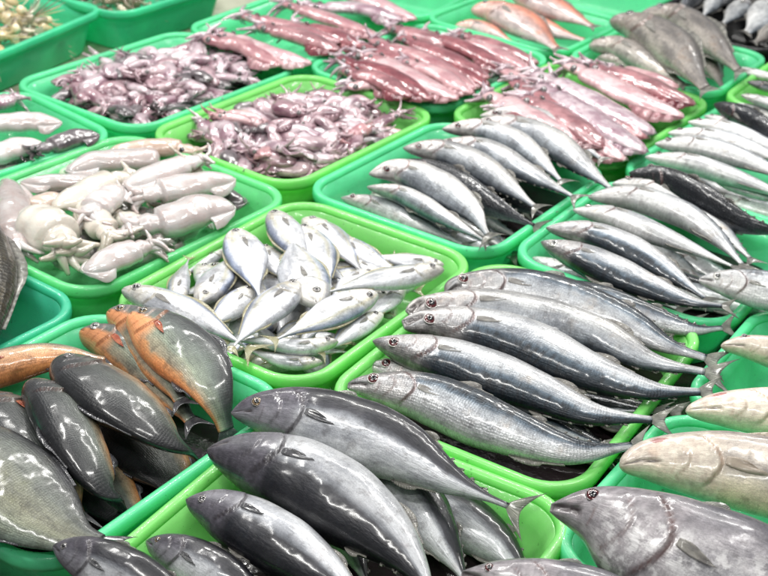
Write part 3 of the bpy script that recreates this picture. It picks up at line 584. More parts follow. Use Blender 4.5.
# silver fish
SG = 'small silver fish in the lime green tray'
many('silver', SG, [
 ([(224, 250), (205, 259), (182, 276)], 'u', 'grey silver fish lying low against the upper left wall', dict(z=-.015, hs=.8)),
 ([(180, 302), (182, 285), (188, 262)], 'l', 'slim yellowish silver fish with its tail pointing up at the left', dict(z=.0, hs=.7)),
 ([(262, 248), (275, 262), (288, 282)], 'r', 'half hidden blue-white silver fish between two upright ones', dict(z=-.004)),
 ([(306, 222), (332, 240), (358, 268)], 'r', 'silver fish near the back corner of its tray', dict(z=-.005, hs=.85)),
 ([(340, 240), (368, 256), (398, 272)], 'u', 'pale silver fish along the back right wall', dict(z=-.008, hs=.8)),
 ([(440, 265), (412, 262), (372, 256)], 'u', 'white silver fish furthest right along the wall', dict(z=-.005, hs=.8)),
 ([(402, 290), (385, 303), (365, 322)], 'l', 'silver fish with dark spots behind its gill near the right rim', dict(z=-.008, hs=.9)),
 ([(298, 230), (314, 252), (329, 284)], 'r', 'silver fish leaning left of the back corner one', dict(z=.006, hs=.85)),
 ([(200, 300), (212, 284), (232, 256)], 'r', 'round-bodied silver fish with its face toward the viewer at left', dict(z=.006, hs=1.0)),
 ([(275, 215), (291, 238), (309, 268)], 'l', 'silver fish with reddish snout at the very back', dict(z=.012, hs=.85)),
 ([(237, 234), (246, 260), (258, 292)], 'l', 'upright silver fish with blue edge, left of centre', dict(z=.014, hs=.9)),
 ([(250, 290), (230, 307), (206, 328)], 'u', 'silver fish lying flat between the left ones and the centre', dict(z=.004, hs=.85)),
 ([(316, 302), (306, 278), (292, 240)], 'r', 'big white silver fish in the centre with its head down', dict(z=.018, hs=1.0)),
 ([(128, 293), (152, 298), (195, 318), (238, 343)], 'u', 'silver fish at the left corner stretched along the front rim', dict(z=.012, hs=.62)),
 ([(438, 271), (408, 276), (370, 283), (334, 291)], 'u', 'yellow-backed silver fish with brown snout pointing right', dict(z=.02, hs=.66)),
 ([(380, 316), (358, 328), (328, 350)], 'u', 'yellowish silver fish by the lower right rim', dict(z=.0, hs=.75)),
 ([(300, 286), (274, 306), (238, 342)], 'l', 'wide leaf-shaped silver fish with a brown dot, front centre', dict(z=.022, hs=.85)),
 ([(372, 296), (345, 306), (315, 321), (284, 336)], 'd', 'large silver fish with blue lower edge, front right of centre', dict(z=.022, hs=.72)),
 ([(332, 342), (298, 345), (262, 342), (236, 342)], 'u', 'thin silver fish pointing right near the front rim', dict(z=.006, hs=.5)),
 ([(318, 362), (285, 362), (248, 350)], 'u', 'white silver fish lowest at the front rim', dict(z=-.006, hs=.55)),
 ([(388, 296), (372, 300), (340, 318)], 'u', 'silver fish tucked behind the blue-edged one', dict(z=-.004, hs=.8)),
 ([(330, 300), (322, 320), (300, 345)], 'l', 'silver fish showing only its flank between the front two', dict(z=-.008, hs=.9)),
 ([(210, 270), (240, 300), (262, 330)], 'u', 'silver fish buried under the left ones', dict(z=-.02, hs=.9)),
 ([(330, 270), (370, 290), (410, 290)], 'u', 'silver fish buried under the yellow-backed one', dict(z=-.025, hs=.9)),
 ([(270, 270), (290, 310), (280, 350)], 'r', 'silver fish buried in the centre', dict(z=-.025, hs=.9)),
 ([(170, 290), (195, 300), (225, 300)], 'u', 'silver fish buried at the left', dict(z=-.025, hs=.9)),
] + [([(x0, y0), ((x0+x1)/2+rng.uniform(-3, 3), (y0+y1)/2-2), (x1, y1)], rng.choice(['u', 'l', 'r', 'd']), 'small silver fish almost buried under the others in the lime green tray', dict(z=zz, hs=rng.uniform(.8, 1)))
     for x0, y0, x1, y1, zz in [(200, 268, 240, 310, -.012), (250, 270, 290, 262, -.01), (330, 255, 300, 290, -.01), (350, 262, 395, 280, -.014), (398, 262, 350, 285, -.018), (225, 320, 265, 300, -.008), (280, 345, 320, 318, -.012), (345, 345, 300, 335, -.01),
                                (415, 275, 380, 300, -.012), (300, 350, 345, 352, -.016), (245, 330, 285, 350, -.014), (340, 300, 380, 290, -.012), (220, 285, 180, 296, -.016), (310, 262, 345, 280, -.006), (265, 300, 235, 275, -.014), (370, 272, 330, 300, -.01), (185, 310, 220, 322, -.01), (275, 240, 300, 270, -.016)]], res=.75)

# mackerel trays behind
many('mackerel', 'mackerel behind the small silver fish', [
 ([(341, 198), (375, 206), (420, 226), (462, 244)], 'u', 'nearest of the silvery mackerel, sunk behind its tray rim', dict(z=-.02, roll=10)),
 ([(367, 187), (400, 195), (440, 217), (484, 240)], 'd', 'second nearest silvery mackerel, tail over the tray corner', dict(z=.008, roll=-6, hs=.85, eye=False)),
 ([(369, 174), (400, 172), (440, 188), (470, 210), (487, 234)], 'd', 'broad arched silvery mackerel, third nearest', dict(z=.02, roll=-10, hs=1.1)),
 ([(394, 163), (440, 176), (490, 205), (534, 226)], 'u', 'black-backed mackerel in the middle of its tray', dict(z=.0, mat='dark', roll=40)),
 ([(430, 170), (470, 180), (510, 200), (545, 216)], 'u', 'black mackerel half hidden under the arched ones', dict(z=-.012, mat='dark', roll=40, eye=False)),
 ([(403, 148), (440, 152), (480, 170), (512, 190), (534, 206)], 'd', 'silvery mackerel just behind the black-backed one', dict(z=.018, roll=-6)),
 ([(435, 143), (480, 150), (520, 168), (550, 184), (572, 196)], 'd', 'silvery mackerel fifth from the front', dict(z=.018, roll=0)),
 ([(442, 129), (478, 130), (515, 143), (542, 162), (560, 180)], 'd', 'silvery mackerel with a bent tail near the back', dict(z=.022, roll=0, hs=.9)),
 ([(470, 124), (512, 128), (550, 144), (582, 166), (610, 188)], 'd', 'large silvery mackerel whose tail crosses to the next tray', dict(z=.02, roll=0)),
 ([(480, 116), (525, 117), (565, 132), (600, 158)], 'd', 'rearmost silvery mackerel beside the red squid', dict(z=.012, roll=0)),
], mat='mackerel_silver', z=.01)
for f in []: pass
many('mackerel', 'white-bellied mackerel at the right', [
 ([(541, 242), (575, 255), (635, 281), (690, 301), (722, 306)], 'd', 'mackerel with white belly and blue-black back along the near rim', dict(z=.016, roll=4, mat='mackerel', ek='silver')),
 ([(546, 228), (590, 236), (650, 262), (705, 298)], 'd', 'dark-headed mackerel squeezed behind the nearest one', dict(z=.01, roll=8, mat='mackerel', eye=False)),
 ([(573, 210), (615, 217), (675, 242), (732, 266)], 'u', 'white mackerel with a small dark eye in the middle of its tray', dict(z=.018, roll=-24, ek='silver', hs=1.1)),
 ([(588, 197), (632, 197), (682, 214), (716, 238), (742, 264)], 'u', 'white mackerel with a thin brown back line', dict(z=.016, roll=-20, eye=False)),
 ([(612, 184), (650, 188), (700, 212), (750, 258)], 'u', 'furthest white mackerel, mostly hidden', dict(z=.006, roll=-20)),
 ([(629, 173), (662, 180), (705, 203), (745, 224), (790, 234)], 'u', 'black fish resting on the rim between two right trays', dict(z=.022, roll=60, mat='dark', eye=False)),
 ([(530, 258), (590, 288), (650, 312), (690, 320)], 'd', 'mackerel low behind the near rim, only a strip showing', dict(z=-.025, roll=8, eye=False)),
 ([(600, 240), (650, 270), (700, 285), (730, 285)], 'd', 'dark mackerel at the bottom of its tray', dict(z=-.03, mat='dark', eye=False)),
], mat='mackerel_pale')
many('mackerel', 'pale fish at the far right', [
 ([(645, 157), (690, 164), (740, 180), (800, 202)], 'u', 'white fish nearest the black one in the far right tray', dict(z=.014, roll=-24)),
 ([(655, 144), (700, 147), (748, 162), (800, 184)], 'u', 'white fish second from the front in the far right tray', dict(z=.016, roll=-10)),
 ([(715, 181), (748, 190), (800, 206)], 'u', 'brownish white fish at the lower wall of the far right tray', dict(z=.0, roll=-10, eye=False)),
 ([(668, 133), (708, 137), (750, 149), (800, 168)], 'u', 'white fish third from the front in the far right tray', dict(z=.012, roll=-14)),
 ([(688, 122), (725, 130), (765, 144), (810, 160)], 'u', 'white fish with pointed snout below the dark-backed one', dict(z=.016, roll=-14)),
 ([(704, 116), (745, 128), (790, 146)], 'u', 'white fish right below the dark-backed one', dict(z=.004, roll=-14)),
 ([(714, 104), (742, 117), (775, 135), (815, 150)], 'u', 'dark blue-backed fish at the right edge', dict(z=.024, roll=50, mat='dark', eye=False)),
 ([(741, 95), (770, 104), (815, 120)], 'u', 'white fish above the dark blue-backed one', dict(z=.02, roll=-10)),
 ([(747, 82), (775, 88), (815, 98)], 'u', 'grey fish in the lime tray corner at the right edge', dict(z=.01, roll=10, mat='dark')),
 ([(725, 105), (760, 112), (800, 128)], 'u', 'white fish between the dark blue-backed one and the rim', dict(z=.0, roll=-10, eye=False)),
 ([(735, 68), (760, 74), (800, 84)], 'u', 'silvery fish at the right edge above the grey one', dict(z=.0, roll=-10, eye=False)),
], mat='mackerel_pale', res=.75)
many('grey', 'mottled grey fish at the top right', [
 ([(610, 21), (640, 28), (675, 52), (705, 88)], 'u', 'large mottled grey fish with its snout over the tray rim', dict(z=.035, hs=.88, roll=10)),
 ([(640, 15), (678, 20), (712, 46), (738, 70)], 'u', 'grey fish behind the large mottled one', dict(z=.02, hs=.8, roll=10)),
 ([(589, 46), (615, 48), (650, 64), (682, 84)], 'u', 'pale grey fish in front of the large mottled one', dict(z=.004, hs=.85)),
 ([(597, 58), (630, 66), (680, 86)], 'u', 'low grey fish along the near rim', dict(z=-.015, hs=.8)),
 ([(690, 50), (710, 66), (722, 86)], 'u', 'grey fish tail end lying low at the right of its tray', dict(z=-.015, hs=.8, eye=False)),
], res=.75)
many('grey', 'pink fish at the top', [
 ([(471, 10), (495, 13), (528, 28), (556, 48)], 'u', 'pinkish white fish at the left of its tray', dict(z=.015, hs=1.0)),
 ([(512, -4), (540, 4), (570, 16), (592, 26)], 'u', 'pinkish white fish at the right, cut by the top edge', dict(z=.02, hs=1.0)),
 ([(498, 14), (528, 22), (560, 34), (584, 40)], 'u', 'orange fish lying between the two pinkish white ones', dict(z=-.005, hs=1.0)),
 ([(455, 26), (480, 28), (512, 42)], 'u', 'small pink fish next to the maroon squid', dict(z=-.005, hs=1.0)),
], mat='pink', res=.75, name='pink_fish')
FIN_keep = 0
many('grey', 'dark fish with white bellies in the top corner', [
 ([(718, -4), (711, 4), (704, 15)], 'r', 'dark fish with white belly at the left of the black tray', {}),
 ([(748, 2), (736, 12), (724, 23)], 'r', 'dark fish with bright white belly in the middle of the black tray', {}),
 ([(775, 4), (762, 18), (748, 32)], 'r', 'dark fish with the roundest white belly at the right edge', dict(hs=1.3)),
 ([(700, -6), (690, 2), (682, 12)], 'r', 'dark fish at the leftmost end of the black tray', dict(mat='dark')),
 ([(790, 24), (772, 32), (756, 42)], 'r', 'brown dark fish lowest at the right edge of the black tray', dict(mat='grey')),
 ([(745, -6), (732, 0), (718, 6)], 'r', 'dark fish at the back of the black tray', dict(mat='dark')),
], mat='mackerel_pale', z=-.005, res=.6, name='dark_fish', roll=-20)

def layer(key, sp, mat, n, z, L, label, group, base=0.0, jit=3.14, **kw):
    c, an, DU, DV = TR[key]; U = UD*math.cos(an)+VD*math.sin(an); Vv = -UD*math.sin(an)+VD*math.cos(an)
    P = []
    for k in range(4):
        o = fish(sp, [(384, 300), (384+40, 300+rng.uniform(-3, 3)), (384+80, 300)], 'u', mat=mat, label=label, group=group, res=.6, **kw); P.append(o)
    l0 = np.linalg.norm(on(384, 300)-on(464, 300))*(1.13 if sp == 'silver' else 1)
    for k in range(n):
        o = P[k] if k < 4 else copy_tree(P[rng.randint(4)])
        x, y = rng.uniform(-1, 1, 2); q = L/l0*rng.uniform(.88, 1.12)
        o.location = Vector(c+U*x*(DU/2-.075)+Vv*y*(DV/2-.075)+ZUP*(z+rng.uniform(-.012, .012))); o.rotation_euler = (rng.uniform(-.2, .2), rng.uniform(-.15, .15), base+rng.uniform(-jit, jit)); o.scale = (q,)*3
def copy_tree(o, parent=None):
    c = o.copy(); COL.objects.link(c); c.parent = parent
    for ch in list(o.children): copy_tree(ch, c)
    return c
layer((0, 0), 'silver', 'silver', 34, -.035, .14, 'small silver fish almost buried under the others in the lime green tray', SG)
layer((1, 0), 'mackerel', 'mackerel_silver', 7, -.045, .22, 'mackerel at the bottom of the tray behind the small silver fish', 'mackerel behind the small silver fish', base=-.75, jit=.35)
layer((1, 1), 'mackerel', 'mackerel_pale', 7, -.05, .22, 'mackerel under the white-bellied ones in the right tray', 'white-bellied mackerel at the right', base=-.75, jit=.35)
layer((2, 1), 'mackerel', 'mackerel_pale', 9, -.035, .20, 'fish under the pale ones in the far right tray', 'pale fish at the far right', base=-.6, jit=.4)
layer((0, 1), 'mackerel', 'dark', 7, -.045, .22, 'dark mackerel under the others in the front lime green tray', 'mackerel in the front lime green tray', base=-.75, jit=.35)

# ------------------------------------------------------------------ squid
def squid_mat(name, base, c2, speck, speckamt, blot=.4, sss=.3, rough=.28):
    N = NT(name); tc = N.n('ShaderNodeTexCoord'); OB = tc.outputs['Object']; oi = N.n('ShaderNodeObjectInfo')
    a = N.n('ShaderNodeAttribute', attribute_name='bp'); BP = a.outputs['Vector']
    sb = N.n('ShaderNodeSeparateXYZ'); N.l(BP, sb.inputs[0]); st = N.comb(N.ma('MULTIPLY', sb.outputs[0], .3), sb.outputs[1], sb.outputs[2])
    c = N.mix(N.ma('MULTIPLY', N.rng(N.noise(OB, 30, 4, .6), .38, .66), blot, clamp=True), base, c2)
    c = N.mix(N.ma('MULTIPLY', N.rng(N.noise(st, 120, 3, .6), .5, .68), blot*.7, clamp=True), c, c2)
    f = N.ma('MULTIPLY', N.rng(N.voro(OB, 420), .0, .38, 1, 0), N.ma('MULTIPLY', N.rng(N.noise(OB, 45, 2), .4, .6), speckamt)); c = N.mix(f, c, speck)
    hs = N.n('ShaderNodeHueSaturation'); N.l(c, hs.inputs['Color']); N.l(N.rng(oi.outputs['Random'], 0, 1, .75, 1.2, False), hs.inputs['Value']); N.l(N.rng(oi.outputs['Random'], 0, 1, 1.25, .75, False), hs.inputs['Saturation'])
    wet = N.bump(N.noise(OB, 50, 0, .6, .3), 1.0, .0020); wet = N.bump(N.noise(OB, 130, 0), 1.0, .0007, wet)
    gm = N.n('ShaderNodeGamma'); N.l(hs.outputs[0], gm.inputs[0]); gm.inputs[1].default_value = 1.08
    p = N.bsdf(Base_Color=gm.outputs[0], Roughness=rough, Normal=N.bump(N.noise(OB, 180, 3), .3, .0015), Coat_Weight=1.0, Coat_Roughness=.09, Coat_Normal=wet, Coat_IOR=1.6, Subsurface_Weight=sss, Subsurface_Scale=.006)
    p.inputs['Subsurface Radius'].default_value = (1.0, .6, .5)
    N.l(p.outputs[0], N.out.inputs[0]); return N.m
SQ = {'white': squid_mat('white_squid_skin', (.61, .58, .57), (.50, .39, .37), (.45, .25, .22), .3, .5),
      'cream': squid_mat('cream_cuttlefish_skin', (.61, .575, .50), (.50, .42, .35), (.4, .3, .25), .3, .45),
      'brownish': squid_mat('brownish_squid_skin', (.62, .50, .42), (.50, .36, .30), (.3, .15, .1), .6, .5),
      'maroon': squid_mat('maroon_squid_skin', (.40, .165, .18), (.17, .045, .06), (.12, .02, .03), .7, .8, .12),
      'rose': squid_mat('rose_squid_skin', (.64, .42, .43), (.36, .16, .19), (.3, .05, .06), .7, .7, .2),
      'purple': squid_mat('purple_squid_skin', (.47, .33, .36), (.15, .06, .09), (.10, .04, .07), .8, .9, .15),
      'lilac': squid_mat('lilac_squid_skin', (.60, .51, .54), (.26, .13, .18), (.2, .08, .12), .7, .8, .2),
      'dark': squid_mat('dark_squid_skin', (.17, .145, .155), (.05, .04, .045), (.03, .02, .03), .8, .9, .1)}
def arm_path(o, d, L, side, curl, zmin, n=14):
    d = nrm(d); p = o.copy(); out = [p.copy()]; vz = 0
    for i in range(n):
        f = i/n; d = nrm(d+side*curl*(.3+f)/n*3+np.array([0, 0, -1])*(.9/n if p[2] > zmin else 0)); 
        if p[2] <= zmin: d = nrm(np.array([d[0], d[1], max(d[2], .0)]))
        p = p+d*L/n; out.append(p.copy())
    return np.array(out)
def squid_meshes(C, L, r, flat, n=48, m=24, fins='tip', body_end=.80):
    pass
def squid(P, r, mat, label=None, group=None, z=0.0, arms=8, la=.06, fins='tip', flat=.72, zmin=-.06, joined=False, name='squid', world=None, hero=False, ra=None, eye=False, headless=False, open_=False):
    W = world if world is not None else [on(p[0], p[1], p[2] if len(p) > 2 else z) for p in P]
    n, m = (60, 28) if hero else (34, 16)
    s = np.linspace(0, 1, n); C, L = catmull(W, s); T = nrm(np.gradient(C, axis=0)); B = nrm(np.cross(T, ZUP)); N_ = np.cross(B, T)
    xs = [0, .015, .06, .16, .32, .5, .68, .775, .79, .80, .83, .88, .93, 1]; ys = [.02, .22, .46, .74, .95, 1.02, 1.0, .96, .88, .62, .60, .68, .60, .42]
    if headless: xs = [0, .02, .08, .2, .4, .7, .9, .97, 1]; ys = [.02, .25, .52, .8, 1, 1.02, .95, .8, .35]
    R = smooth_interp(s, xs, ys)*r
    th = np.arange(m)/m*2*math.pi; ph = rng.rand(5)*6
    wob = 1+.04*np.sin(s[:, None]*9+ph[0]+np.cos(th)[None]*2)+.03*np.sin(s[:, None]*23+ph[1]+2*th[None])+.025*np.sin(3*th[None]+ph[2]+s[:, None]*5)
    V = C[:, None]+B[:, None]*(R[:, None]*np.cos(th)*wob)[..., None]+N_[:, None]*(R[:, None]*np.sin(th)*flat*wob)[..., None]
    idx = np.arange(n*m).reshape(n, m); nx = np.roll(idx, -1, 1); F = np.stack([idx[:-1], idx[1:], nx[1:], nx[:-1]], -1).reshape(-1, 4).tolist(); F.append(list(idx[0])); F.append(list(idx[-1][::-1]))
    bp = np.stack([np.broadcast_to(s[:, None]*L, (n, m)), np.broadcast_to(np.sin(th)[None]*r, (n, m)), np.broadcast_to(np.cos(th)[None]*r, (n, m))], -1).reshape(-1, 3)
    body = pts(name, V.reshape(-1, 3), F, SQ[mat], None, attrs={'bp': bp}, loc=C[n//2]); tag(body, label, 'cuttlefish' if fins == 'all' else 'squid', group)
    # fins
    a0, a1, fw_ = (.01, .34, .62) if fins == 'tip' else (.06, .74, .24)
    for sd in (1, -1):
        K = 16; Vf = []; Ff = []
        for k in range(K+1):
            sk = a0+(a1-a0)*k/K; i = sk*(n-1); i0 = int(i); c = C[i0]; rr = R[i0]
            wd = r*fw_*(math.sin(math.pi*min(1, k/K*.98+.01))**.7)
            e_ = c+B[i0]*sd*(rr*.9); f_ = c+B[i0]*sd*(rr*.9+wd)+N_[i0]*(-.7*wd+.03*r*math.sin(k*.9+ph[3])); g_ = c+B[i0]*sd*(rr*.9+wd*.5)+N_[i0]*(-.12*wd)
            th_ = .0016
            for q, tk in ((e_, 1.4), (g_, 1), (f_, .3)): Vf.append(q+N_[i0]*th_*tk)
            for q, tk in ((f_, .3), (g_, 1), (e_, 1.4)): Vf.append(q-N_[i0]*th_*tk)
        for k in range(K):
            for q in range(6): a = k*6+q; b = k*6+(q+1) % 6; Ff.append((a, b, b+6, a+6))
        Ff.append(tuple(range(6))[::-1]); Ff.append(tuple(K*6+q for q in range(6)))
        pts('fin', Vf, Ff, SQ[mat], body, attrs={'bp': np.array(Vf)-C[0]})
    if headless: return body
    i_h = int(.88*(n-1))
    if eye:
        for sd in (1, -1):
            ev, ef = disc_dome(C[i_h]+B[i_h]*sd*R[i_h]*.78+N_[i_h]*R[i_h]*.28, nrm(B[i_h]*sd+N_[i_h]*.6), T[i_h], r*.26, r*.17, 12); pts('eye', ev, ef, PUP if hero else EYE['dull'], body)
    e = n-1; parts = []; ra = ra or r*.24
    for k in range(arms):
        q = 2*math.pi*k/arms+ph[4]; side = B[e]*math.cos(q)+N_[e]*math.sin(q)
        lk = la*(.6+.4*rng.rand())*.85; o = C[e-1]+side*R[e]*.55
        path = arm_path(o, T[e]+side*.28, lk, B[e]*(rng.rand()-.5)*3+N_[e]*(rng.rand()-.5), 2.6, zmin, 14 if hero else 9)
        rad = ra*(1-np.linspace(0, 1, len(path))**1.1*.72); v, f = tube_mesh(path, rad, 10 if hero else 6)
        if joined: parts.append((v, f))
        else: pts('arm', v, f, SQ[mat], body, attrs={'bp': np.array(v)-C[0]})
    if joined:
        v, f = merge(parts); pts('arm_cluster', v, f, SQ['lilac' if mat in ('maroon', 'rose') and world is None else mat], body, attrs={'bp': np.array(v)-C[0]})
    return body

WG = 'white squid in the bright green tray'
def sq(P, r, mat, label, **kw):
    k = dict(group=WG, hero=True, zmin=-.05); k.update(kw); squid(P, r*.97, mat, label, **k)
# tip first, head last
sq([(245, 205), (222, 198), (190, 200)], .020, 'dark', 'small grey mottled squid peeking out at the right wall', z=-.015, headless=True)
sq([(108, 152), (140, 148), (172, 148), (196, 152)], .019, 'brownish', 'brownish squid at the back with a big dark eye', z=.0, la=.05, eye=True)
sq([(66, 172), (95, 163), (130, 160), (160, 160)], .024, 'white', 'pinkish white squid lying behind the others', z=.0, headless=True)
sq([(20, 183), (50, 182), (90, 183), (118, 184)], .017, 'white', 'slim white squid tube at the back left', z=.004, la=.04)
sq([(124, 187), (150, 177), (178, 167), (200, 160)], .021, 'white', 'white squid with its pointed end toward the middle of the tray', z=.022, la=.05)
sq([(236, 180), (205, 183), (170, 190), (140, 196)], .024, 'white', 'pale pink squid second from the right wall', z=.016, la=.06)
sq([(236, 209), (205, 210), (165, 222), (136, 226)], .030, 'white', 'largest pinkish squid at the right front of its tray', z=.020, la=.07)
sq([(53, 208), (80, 196), (108, 182), (128, 176)], .024, 'cream', 'cream cuttlefish with ruffled edge in the middle', z=.018, fins='all', la=.05)
sq([(5, 180), (12, 205), (14, 235), (20, 250)], .026, 'white', 'white squid standing on end at the left edge', z=.010, la=.04)
sq([(122, 188), (112, 194), (98, 206), (88, 216)], .024, 'white', 'translucent glistening squid head in the middle of the pile', z=.022, la=.05)
sq([(84, 202), (90, 214), (103, 228), (110, 238)], .022, 'cream', 'cream cuttlefish with drooping arms, centre front', z=.012, fins='all', la=.062, arms=10, ra=.0075)
sq([(24, 215), (38, 224), (56, 238), (64, 246)], .036, 'cream', 'round cream cuttlefish with thick curled arms over the front rim', z=.014, fins='all', la=.066, arms=10, ra=.0095, flat=.85)
sq([(84, 273), (104, 264), (132, 251), (150, 246)], .022, 'white', 'glossy white squid at the front rim with arms to the right', z=.014, la=.055, zmin=.0)
sq([(150, 230), (130, 222), (118, 216)], .018, 'cream', 'small cream squid under the largest one', z=.0, la=.06, arms=10, ra=.006)
sq([(60, 195), (40, 205), (30, 215)], .018, 'brownish', 'tan squid piece between the slim tube and the round cuttlefish', z=.0, la=.05)
sq([(110, 255), (90, 240), (84, 232)], .016, 'dark', 'dark grey squid deep behind the curled arms', z=-.02, la=.05)
sq([(180, 235), (150, 250), (120, 262)], .02, 'white', 'white squid buried below the largest one', z=-.03, headless=True)
sq([(200, 178), (190, 168), (186, 160)], .016, 'cream', 'cream squid wedged at the right back', z=.0, la=.04)
for P_, m_, r_ in [([(90, 205), (120, 210), (150, 215)], 'white', .022), ([(215, 195), (185, 205), (160, 210)], 'brownish', .022), ([(60, 170), (85, 185), (110, 200)], 'cream', .02), ([(30, 200), (60, 200), (85, 195)], 'white', .022),
        ([(120, 240), (140, 235), (165, 230)], 'white', .022), ([(150, 165), (170, 175), (195, 185)], 'white', .02), ([(50, 260), (75, 255), (95, 250)], 'white', .018), ([(205, 215), (185, 228), (165, 238)], 'white', .02), ([(100, 160), (130, 170), (150, 175)], 'white', .02), ([(35, 235), (20, 225), (10, 215)], 'white', .024)]:
    sq(P_, r_, m_, 'white squid buried under the others in the bright green tray', z=-.022, la=.04, hero=False, joined=True)
GL = 'squid in the left edge tray'
sq([(62, 124), (35, 122), (-10, 124)], .021, 'white', 'long smooth white squid tube at the left edge', z=.012, group=GL, headless=True)
sq([(100, 136), (80, 137), (55, 145), (38, 150)], .019, 'dark', 'dark mottled squid beside the white tube', z=.008, group=GL, la=.05)
sq([(45, 145), (20, 148), (-15, 158)], .022, 'white', 'pinkish squid below the white tube', z=.0, group=GL, headless=True)
sq([(-30, 165), (-5, 160), (15, 158)], .018, 'dark', 'grey squid at the left edge under the pink one', z=-.01, group=GL, la=.05)
sq([(-20, 108), (0, 103), (14, 98)], .018, 'lilac', 'squid with raised pale arms against the far wall', z=.0, group=GL, la=.05)
sq([(30, 160), (5, 172), (-20, 182)], .018, 'white', 'white squid low at the left edge', z=-.03, group=GL, headless=True)

def lot(rows, r, mats, group, labels, z=.01, la=.05, zmin=-.05):
    r *= 1.32
    for k, ((x0, y0), (x1, y1)) in enumerate(rows):   # head -> tip
        zz = z + rng.uniform(-.006, .006)
        x0 += rng.normal()*3; y0 += rng.normal()*2; x1 += rng.normal()*3; y1 += rng.normal()*2.5
        mx, my = (x0+x1)/2+rng.normal()*2, (y0+y1)/2-1.5+rng.normal()*2.5
        dx, dy = x1-x0, y1-y0
        squid([(x1, y1), (mx, my), (x0+dx*.1, y0+dy*.1), (x0-dx*.1, y0-dy*.1)], r*rng.uniform(.88, 1.12), mats[k % len(mats)], labels[k], group, z=zz, la=la*.9, ra=r*.24, arms=9, flat=.5, zmin=zmin, joined=True, eye=True)
DR = ['nearest the near rim', 'second from the near rim', 'third from the near rim', 'in the middle row', 'just behind the middle', 'toward the far rim', 'second from the far rim', 'along the far rim']
lot([((352, 72), (408, 99)), ((352, 62), (430, 99)), ((372, 60), (455, 100)), ((366, 50), (450, 88)), ((385, 43), (474, 86)), ((404, 38), (492, 80)), ((432, 37), (508, 72)), ((452, 38), (530, 72)), ((468, 34), (545, 64)),
     ((348, 82), (392, 96)), ((400, 32), (450, 46)), ((440, 60), (486, 88)), ((412, 62), (470, 92)), ((358, 56), (420, 74))], .0165, ['maroon', 'maroon', 'rose', 'maroon', 'rose'], 'maroon squid in the mint tray at the back',
    ['maroon squid '+x for x in ['at the near left rim', 'just behind the near left one', 'in the front row of its tray', 'in the second row from the rim', 'lying across the centre of the tray', 'right of the tray centre', 'pale, near the right end of the tray', 'second from the right end of the tray', 'at the far right end, tip over the rim', 'lowest at the left corner', 'half hidden at the far wall', 'low at the near right rim', 'under the centre ones', 'at the left among pale arms']], z=.012)
lot([((496, 96), (575, 142)), ((505, 112), (560, 152)), ((520, 86), (612, 152)), ((515, 76), (628, 140)), ((548, 76), (652, 130)), ((575, 72), (678, 118)), ((598, 68), (694, 103)), ((535, 108), (622, 160)), ((560, 84), (645, 142)),
     ((530, 100), (600, 150)), ((620, 70), (680, 92)), ((545, 95), (640, 152))], .0205, ['rose', 'maroon', 'maroon', 'rose', 'lilac', 'rose', 'maroon'], 'red squid in the lime tray at the back',
    ['red squid '+x for x in ['with pale arms over the left corner', 'beside the silvery mackerel', 'in the front row, dark and glossy', 'across the centre of its lime tray', 'pale, right of centre', 'near the right end', 'at the far right rim', 'lowest at the near rim', 'in the middle row', 'hidden under the front row', 'small, at the far wall', 'deep red near the bottom corner']], z=.016, la=.06, zmin=-.02)
lot([((252, 16), (340, 44)), ((226, 33), (312, 60)), ((262, 28), (336, 52)), ((290, 8), (372, 38)), ((325, 2), (398, 28)), ((345, -6), (412, 18)), ((212, 40), (280, 62)), ((300, 26), (360, 44))], .0185, ['rose', 'rose', 'maroon', 'rose', 'lilac'], 'pink squid in the top left-centre tray',
    ['pink squid '+x for x in ['long and dark, behind the front ones', 'at the front with its tip on the near rim', 'between the front and the long dark one', 'right of the long dark one', 'second from the right end of the tray', 'at the right end of the tray', 'with pale arms hanging over the left rim', 'small, wedged by the near right rim']], z=.012, zmin=-.1, la=.07)

# heaps of small squid: prototypes copied
def heap(key, mats, n, label, group, L0=.085, r0=.0135, zlo=-.038, dome=.045, protos=8):
    c, an, DU, DV = TR[key]; U = UD*math.cos(an)+VD*math.sin(an); Vv = -UD*math.sin(an)+VD*math.cos(an)
    a, b = DU/2-.038, DV/2-.038; P = []
    for k in range(protos):
        L = L0*rng.uniform(.8, 1.2); bend = rng.uniform(-.028, .028); W = [np.array([0, 0, -.003]), np.array([L*.35, bend, .004]), np.array([L*.7, bend*.5, .001]), np.array([L, -bend*.4, -.004])]
        P.append(squid(None, r0*rng.uniform(.85, 1.2), mats[k % len(mats)], label, group, world=W, la=.042, ra=.0030, arms=8, zmin=-.010, joined=True, eye=True, name='small_squid', flat=.6))
    for k in range(n):
        o = P[k] if k < protos else copy_tree(P[rng.randint(protos)])
        f = k/n
        while True:
            x, y = rng.uniform(-1, 1, 2)
            if abs(x)**3+abs(y)**3 < 1: break
        lay = f  # later ones lie higher and nearer the middle
        x *= 1-.12*lay; y *= 1-.12*lay
        z = zlo+dome*(1-.55*(x*x+y*y))*(.25+.75*lay)+.012
        o.location = Vector(c+U*x*a+Vv*y*b+ZUP*z); o.rotation_euler = (rng.uniform(-.35, .35), rng.uniform(-.3, .3), rng.uniform(0, 6.28))
        sc_ = rng.uniform(.85, 1.2); o.scale = (sc_,)*3
heap((1, -1), ['purple', 'lilac', 'purple', 'dark', 'lilac', 'purple', 'purple', 'rose'], 148, 'small purple-grey squid in the heap in the lime tray at centre back', 'small squid heaped in the lime tray', L0=.085, r0=.0125)
heap((1, -2), ['lilac', 'purple', 'lilac', 'purple', 'purple', 'lilac', 'dark', 'lilac'], 148, 'small lilac squid in the heap in the upper left mint tray', 'small squid heaped in the upper left tray', L0=.085, r0=.0125)

